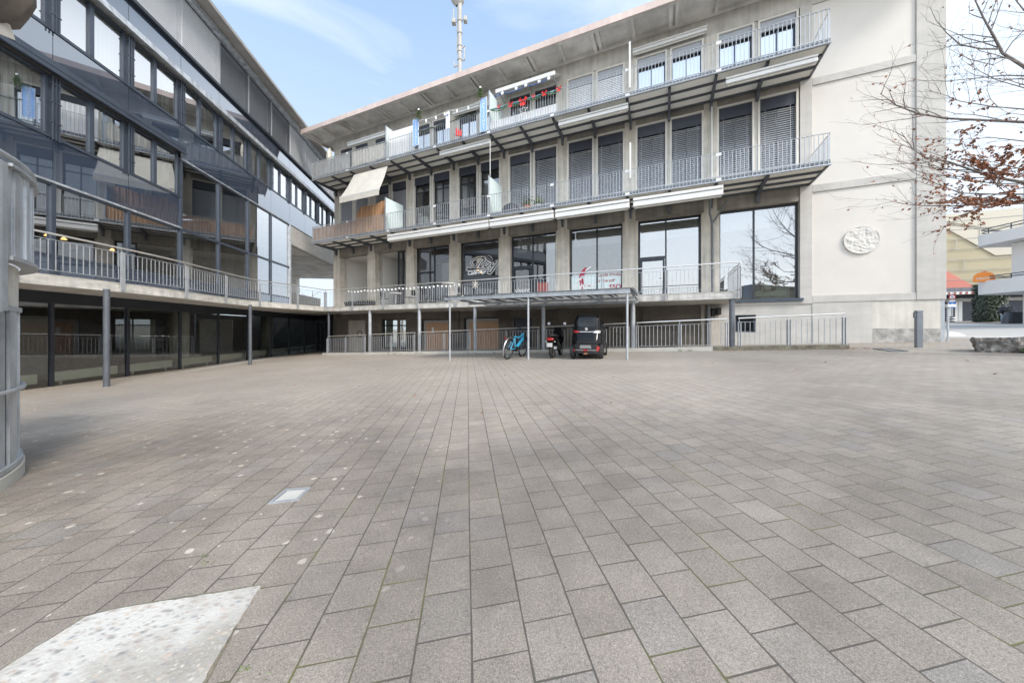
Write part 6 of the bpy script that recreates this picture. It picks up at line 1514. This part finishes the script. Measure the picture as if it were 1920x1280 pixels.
q0, q1 = ZC(1790, 580)[0], ZC(1797, 580)[0]; MB().box(q0, q1, -.06, -.023, zb0-.5, z2_-.6).build('shop_panel', 'loggia_wall', yb)
q0, q1 = ZC(1770, 560)[0], ZC(1840, 560)[0]; MB().box(q0, q1+6, -.12, -.023, z2_-.62, z2_-.32).build('fascia_board', 'interior_wall', yb)
# white balcony house
wb = empty('balcony_house', (30.3, 22.6, gz(30.3)), math.atan2(1, .134)-math.pi/2, 'white apartment house with rounded balconies at the far right edge', 'building')
Wz = lambda y: (CY-y)/FPX*22.4-gz(30.3)
def slab(z0, z1, inset_, name, m_, L_=9):
    pts = []
    for k in range(7): a = R(90+15*k); pts.append((.8+inset_+.8*math.cos(a)*1.0, -.8+.8*math.sin(a)-inset_, z0))
    pts += [(inset_, -L_, z0), (5, -L_, z0), (5, -inset_, z0)]
    return MB().prism(pts, (0, 0, z1-z0)).build(name, m_, wb)
for zlo, ztop, zrail in ((Wz(553), Wz(529), Wz(521)), (Wz(464), Wz(444), Wz(434))):
    o = slab(zlo, ztop, 0, 'balcony', 'white_render'); r = MB()
    for z in (zrail, (zrail+ztop)/2): r.tube([(4.9, -.12, z), (.9, -.12, z), (.35, -.3, z), (.12, -.8, z), (.1, -9, z)], .03, 6)
    for k in range(8): r.bar((.1, -.9-k*1.1, ztop-.02), (.1, -.9-k*1.1, zrail), .04, .04)
    r.build('railing', 'dark_steel', o)
MB().box(1.6, 9, -9, -1.2, -.5, Wz(330)).build('wall', 'white_render', wb)
MB().box(1.56, 1.6, -6, -2.2, Wz(529), Wz(470)).build('window', 'car_glass', wb)
MB().box(.9, 1.6, -2.4, -1.3, Wz(530), Wz(465)).build('pier', 'white_render', wb)
for z0, z1 in ((Wz(545), Wz(541)), (Wz(458), Wz(452))): MB().prism([(.2, -9, z0-.1), (.2, -1.4, z0-.1), (.9, -1.4, z1), (.9, -9, z1)], (0, 0, .06)).build('awning', 'awning_fabric', wb)
MB().box(1.45, 1.56, -6, -1.5, .1, Wz(553)).build('shop_window', 'ground_glass', wb)
MB().box(1.50, 1.58, -6, -1.6, .05, Wz(556)).build('shop_display', 'frosted_glass', wb)
# ivy covered column
iv = empty('ivy_column', (*GP(1856, 603.5), 0), 0, 'column thickly covered in ivy in front of the dark shopfront', 'ivy'); ix, iy = GP(1856, 603.5); ih = (CY-531)/FPX*iy-gz(ix); iw = 19/FPX*iy; iv.location.z = gz(ix)
MB().tube([(0, 0, -.1), (0, 0, ih)], iw*.72, 14).build('column', 'bark', iv); rnd = random.Random(9); m = MB()
for k in range(5200):
    a = rnd.uniform(0, 6.28); h = rnd.random()*ih; r = iw*(.72+.30*rnd.random())*(1+.12*noise.noise(Vector((a*1.3, h*.7, 2)))); c = Vector((r*math.cos(a), r*math.sin(a), h)); e = Vector((math.cos(a)*.5+rnd.gauss(0, .5), math.sin(a)*.5+rnd.gauss(0, .5), -.6)).normalized()*rnd.uniform(.10, .22); w_ = e.cross(Vector((math.cos(a), math.sin(a), .3))).normalized()*.07
    m.add([c, c+e*.4+w_, c+e, c+e*.4-w_], [(0, 1, 2, 3)])
m.build('ivy_leaves', 'ivy_leaf', iv)
# orange hanging sign
og = empty('hanging_sign', WP(1845, 519, 21.8), R(-52), 'orange half-round hanging sign with white lettering on the white house', 'sign')
m = MB(); pts = [(-.42, 0, -.30), (.42, 0, -.30), (.42, 0, 0)]
for k in range(9): a = R(20+17.5*k); pts.append((.40*math.cos(a), 0, .02+.30*math.sin(a)))
pts.append((-.42, 0, 0)); m.prism(pts, (0, .14, 0)); m.build('sign_board', 'orange_sign', og, bevel=.02)
t_ = MB()
for k in range(6): stroke(t_, [(-.30+.11*k, -.16), (-.27+.11*k, -.04+.03*(k % 2)), (-.22+.11*k, -.15)], .035, 0, 0, 1, -.008, .7)
t_.build('sign_lettering', 'beige_cloth', og); MB().bar((.42, .07, .0), (.72, .07, .0), .03, .03).build('bracket', 'dark_steel', og); MB().box(-.06, .1, .02, .12, .33, .38).build('ornament', 'coral_cladding', og)
# traffic sign post
tx, ty = GP(1785.5, 603.5); ts = empty('traffic_sign', (tx, ty, gz(tx)), math.atan2(-tx, ty)*1.0, 'traffic sign post with round red sign above a blue arrow sign', 'traffic sign')
ts.rotation_euler.z = -math.atan2(tx, ty); K_ = math.hypot(tx, ty)/FPX/math.hypot(1, (1785-CX)/FPX); sc_ = ty/FPX*.83; hz_ = lambda y: (CY-y)/FPX*ty-gz(tx)
MB().tube([(0, 0, 0), (0, 0, hz_(549))], .045, 10).build('pole', 'galvanised_steel', ts); MB().lathe([(0, 0), (4*sc_, 0), (4*sc_, hz_(593)), (0, hz_(593))], (0, 0, 0), 16).build('base', 'black_plastic', ts)
for y in (595.5, 600): MB().lathe([(4.1*sc_, hz_(y+1.2)), (4.1*sc_, hz_(y-.8))], (0, 0, 0), 16).build('white_band', 'decal_white', ts)
rd = MB().lathe([(0, 0), (5*sc_, 0), (5*sc_, .03), (0, .03)], (0, -.09, hz_(557)), 28, 'y').build('round_sign', 'sign_red', ts); MB().lathe([(0, -.012), (3.6*sc_, -.012), (3.6*sc_, -.003), (0, -.003)], (0, -.09, hz_(557)), 28, 'y').build('sign_face', 'decal_white', rd)
MB().lathe([(0, -.02), (1.6*sc_, -.02), (1.6*sc_, -.014), (0, -.014)], (0, -.09, hz_(557)), 20, 'y').build('symbol', 'interior_wall', rd)
MB().box(-4*sc_, 4*sc_, -.09, -.06, hz_(566), hz_(562.5)).build('small_plate', 'decal_white', ts); bl = MB().box(-5*sc_, 5*sc_, -.09, -.06, hz_(577.5), hz_(566.6)).build('blue_sign', 'sign_blue', ts)
m = MB(); c_ = hz_(572); u = sc_; m.prism([(-1.1*u, -.1, c_-4*u), (1.1*u, -.1, c_-4*u), (1.1*u, -.1, c_+1*u), (2.6*u, -.1, c_+1*u), (0, -.1, c_+4.4*u), (-2.6*u, -.1, c_+1*u), (-1.1*u, -.1, c_+1*u)], (0, .008, 0)); m.build('arrow', 'decal_white', bl)
# covered furniture and barrel on the far pavement
bx, by = GP(1887, 604.5); br = empty('barrel_planter', (bx, by, gz(bx)), 0, 'grey-blue barrel planter with a bushy plant beside the ivy column', 'planter'); u = by/FPX
MB().lathe([(0, 0), (5*u, 0), (6.5*u, 7*u), (6*u, 15*u), (0, 15*u)], (0, 0, 0), 18).build('barrel', 'barrel_blue', br, smooth=True); rnd = random.Random(3); m = MB()
for k in range(500): c = Vector((rnd.gauss(0, 4*u), rnd.gauss(0, 4*u), 17*u+abs(rnd.gauss(0, 7*u)))); e = Vector((rnd.gauss(0, 1), rnd.gauss(0, 1), rnd.uniform(-.3, 1))).normalized()*4*u; w_ = e.orthogonal().normalized()*1.2*u; m.add([c, c+e*.5+w_, c+e, c+e*.5-w_], [(0, 1, 2, 3)])
m.build('plant', 'dark_cover', br)
cx_, cy_ = GP(1912, 606); cf_ = empty('covered_table', (cx_, cy_, gz(cx_)), R(-20), 'outdoor table under a dark cover beside the barrel planter', 'table'); u = cy_/FPX
m = MB(); vs = []; na = 32
for r, h in ((20, 0), (18.5, 9), (17.5, 19), (16.5, 21.5), (0, 22.5)):
    for k in range(na): t = 2*math.pi*k/na; f = 1+(.05*math.cos(7*t) if h < 15 else 0); e = 2/3.2; c, s_ = math.cos(t), math.sin(t); vs.append((r*u*f*math.copysign(abs(c)**e, c), .6*r*u*f*math.copysign(abs(s_)**e, s_), h*u))
m.add(vs, [(j*na+k, j*na+(k+1) % na, (j+1)*na+(k+1) % na, (j+1)*na+k) for j in range(4) for k in range(na)]).build('cover', 'dark_cover', cf_, smooth=True)
lb = empty('wall_lamp', (NX*DF+9.0*NY, NY*DF-9.0*NX, 0), RZ, 'small white box lamp at the right corner of the cream wall', 'lamp'); lz = px(1774, 573, DF)[2]
MB().box(.0, .22, .1, .3, lz-.05, lz+.05).build('lamp_box', 'white_lacquer', lb, bevel=.01); MB().box(-.095, 0, .18, .22, lz-.02, lz+.02).build('arm', 'galvanised_steel', lb); MB().tube([(.06, .2, gz(15.2)), (.06, .2, lz-.05)], .03, 8).build('post', 'galvanised_steel', lb)
# pale winter trees and houses seen through the passage under the bridge
for i in range(5):
    X = -34+i*5.2; Y = 58+3*math.sin(i*2); b = Vector((X, Y, -2)); L2 = []
    for k in range(9): a = k*2.4+i; h = 1.2+.8*k; r = 3.6-.2*k; e = Vector((math.cos(a), math.sin(a), 0)); L2.append(([b+Vector((0, 0, h)), b+Vector((0, 0, h+.7))+e*r*.5, b+Vector((0, 0, h+1.8))+e*r], .06, 1))
    tree('distant_tree', tuple(b), L2, 'bare grey tree glimpsed through the passage under the bridge', 'tree', 0, 60+i, 'trees behind the passage', density=1.0)
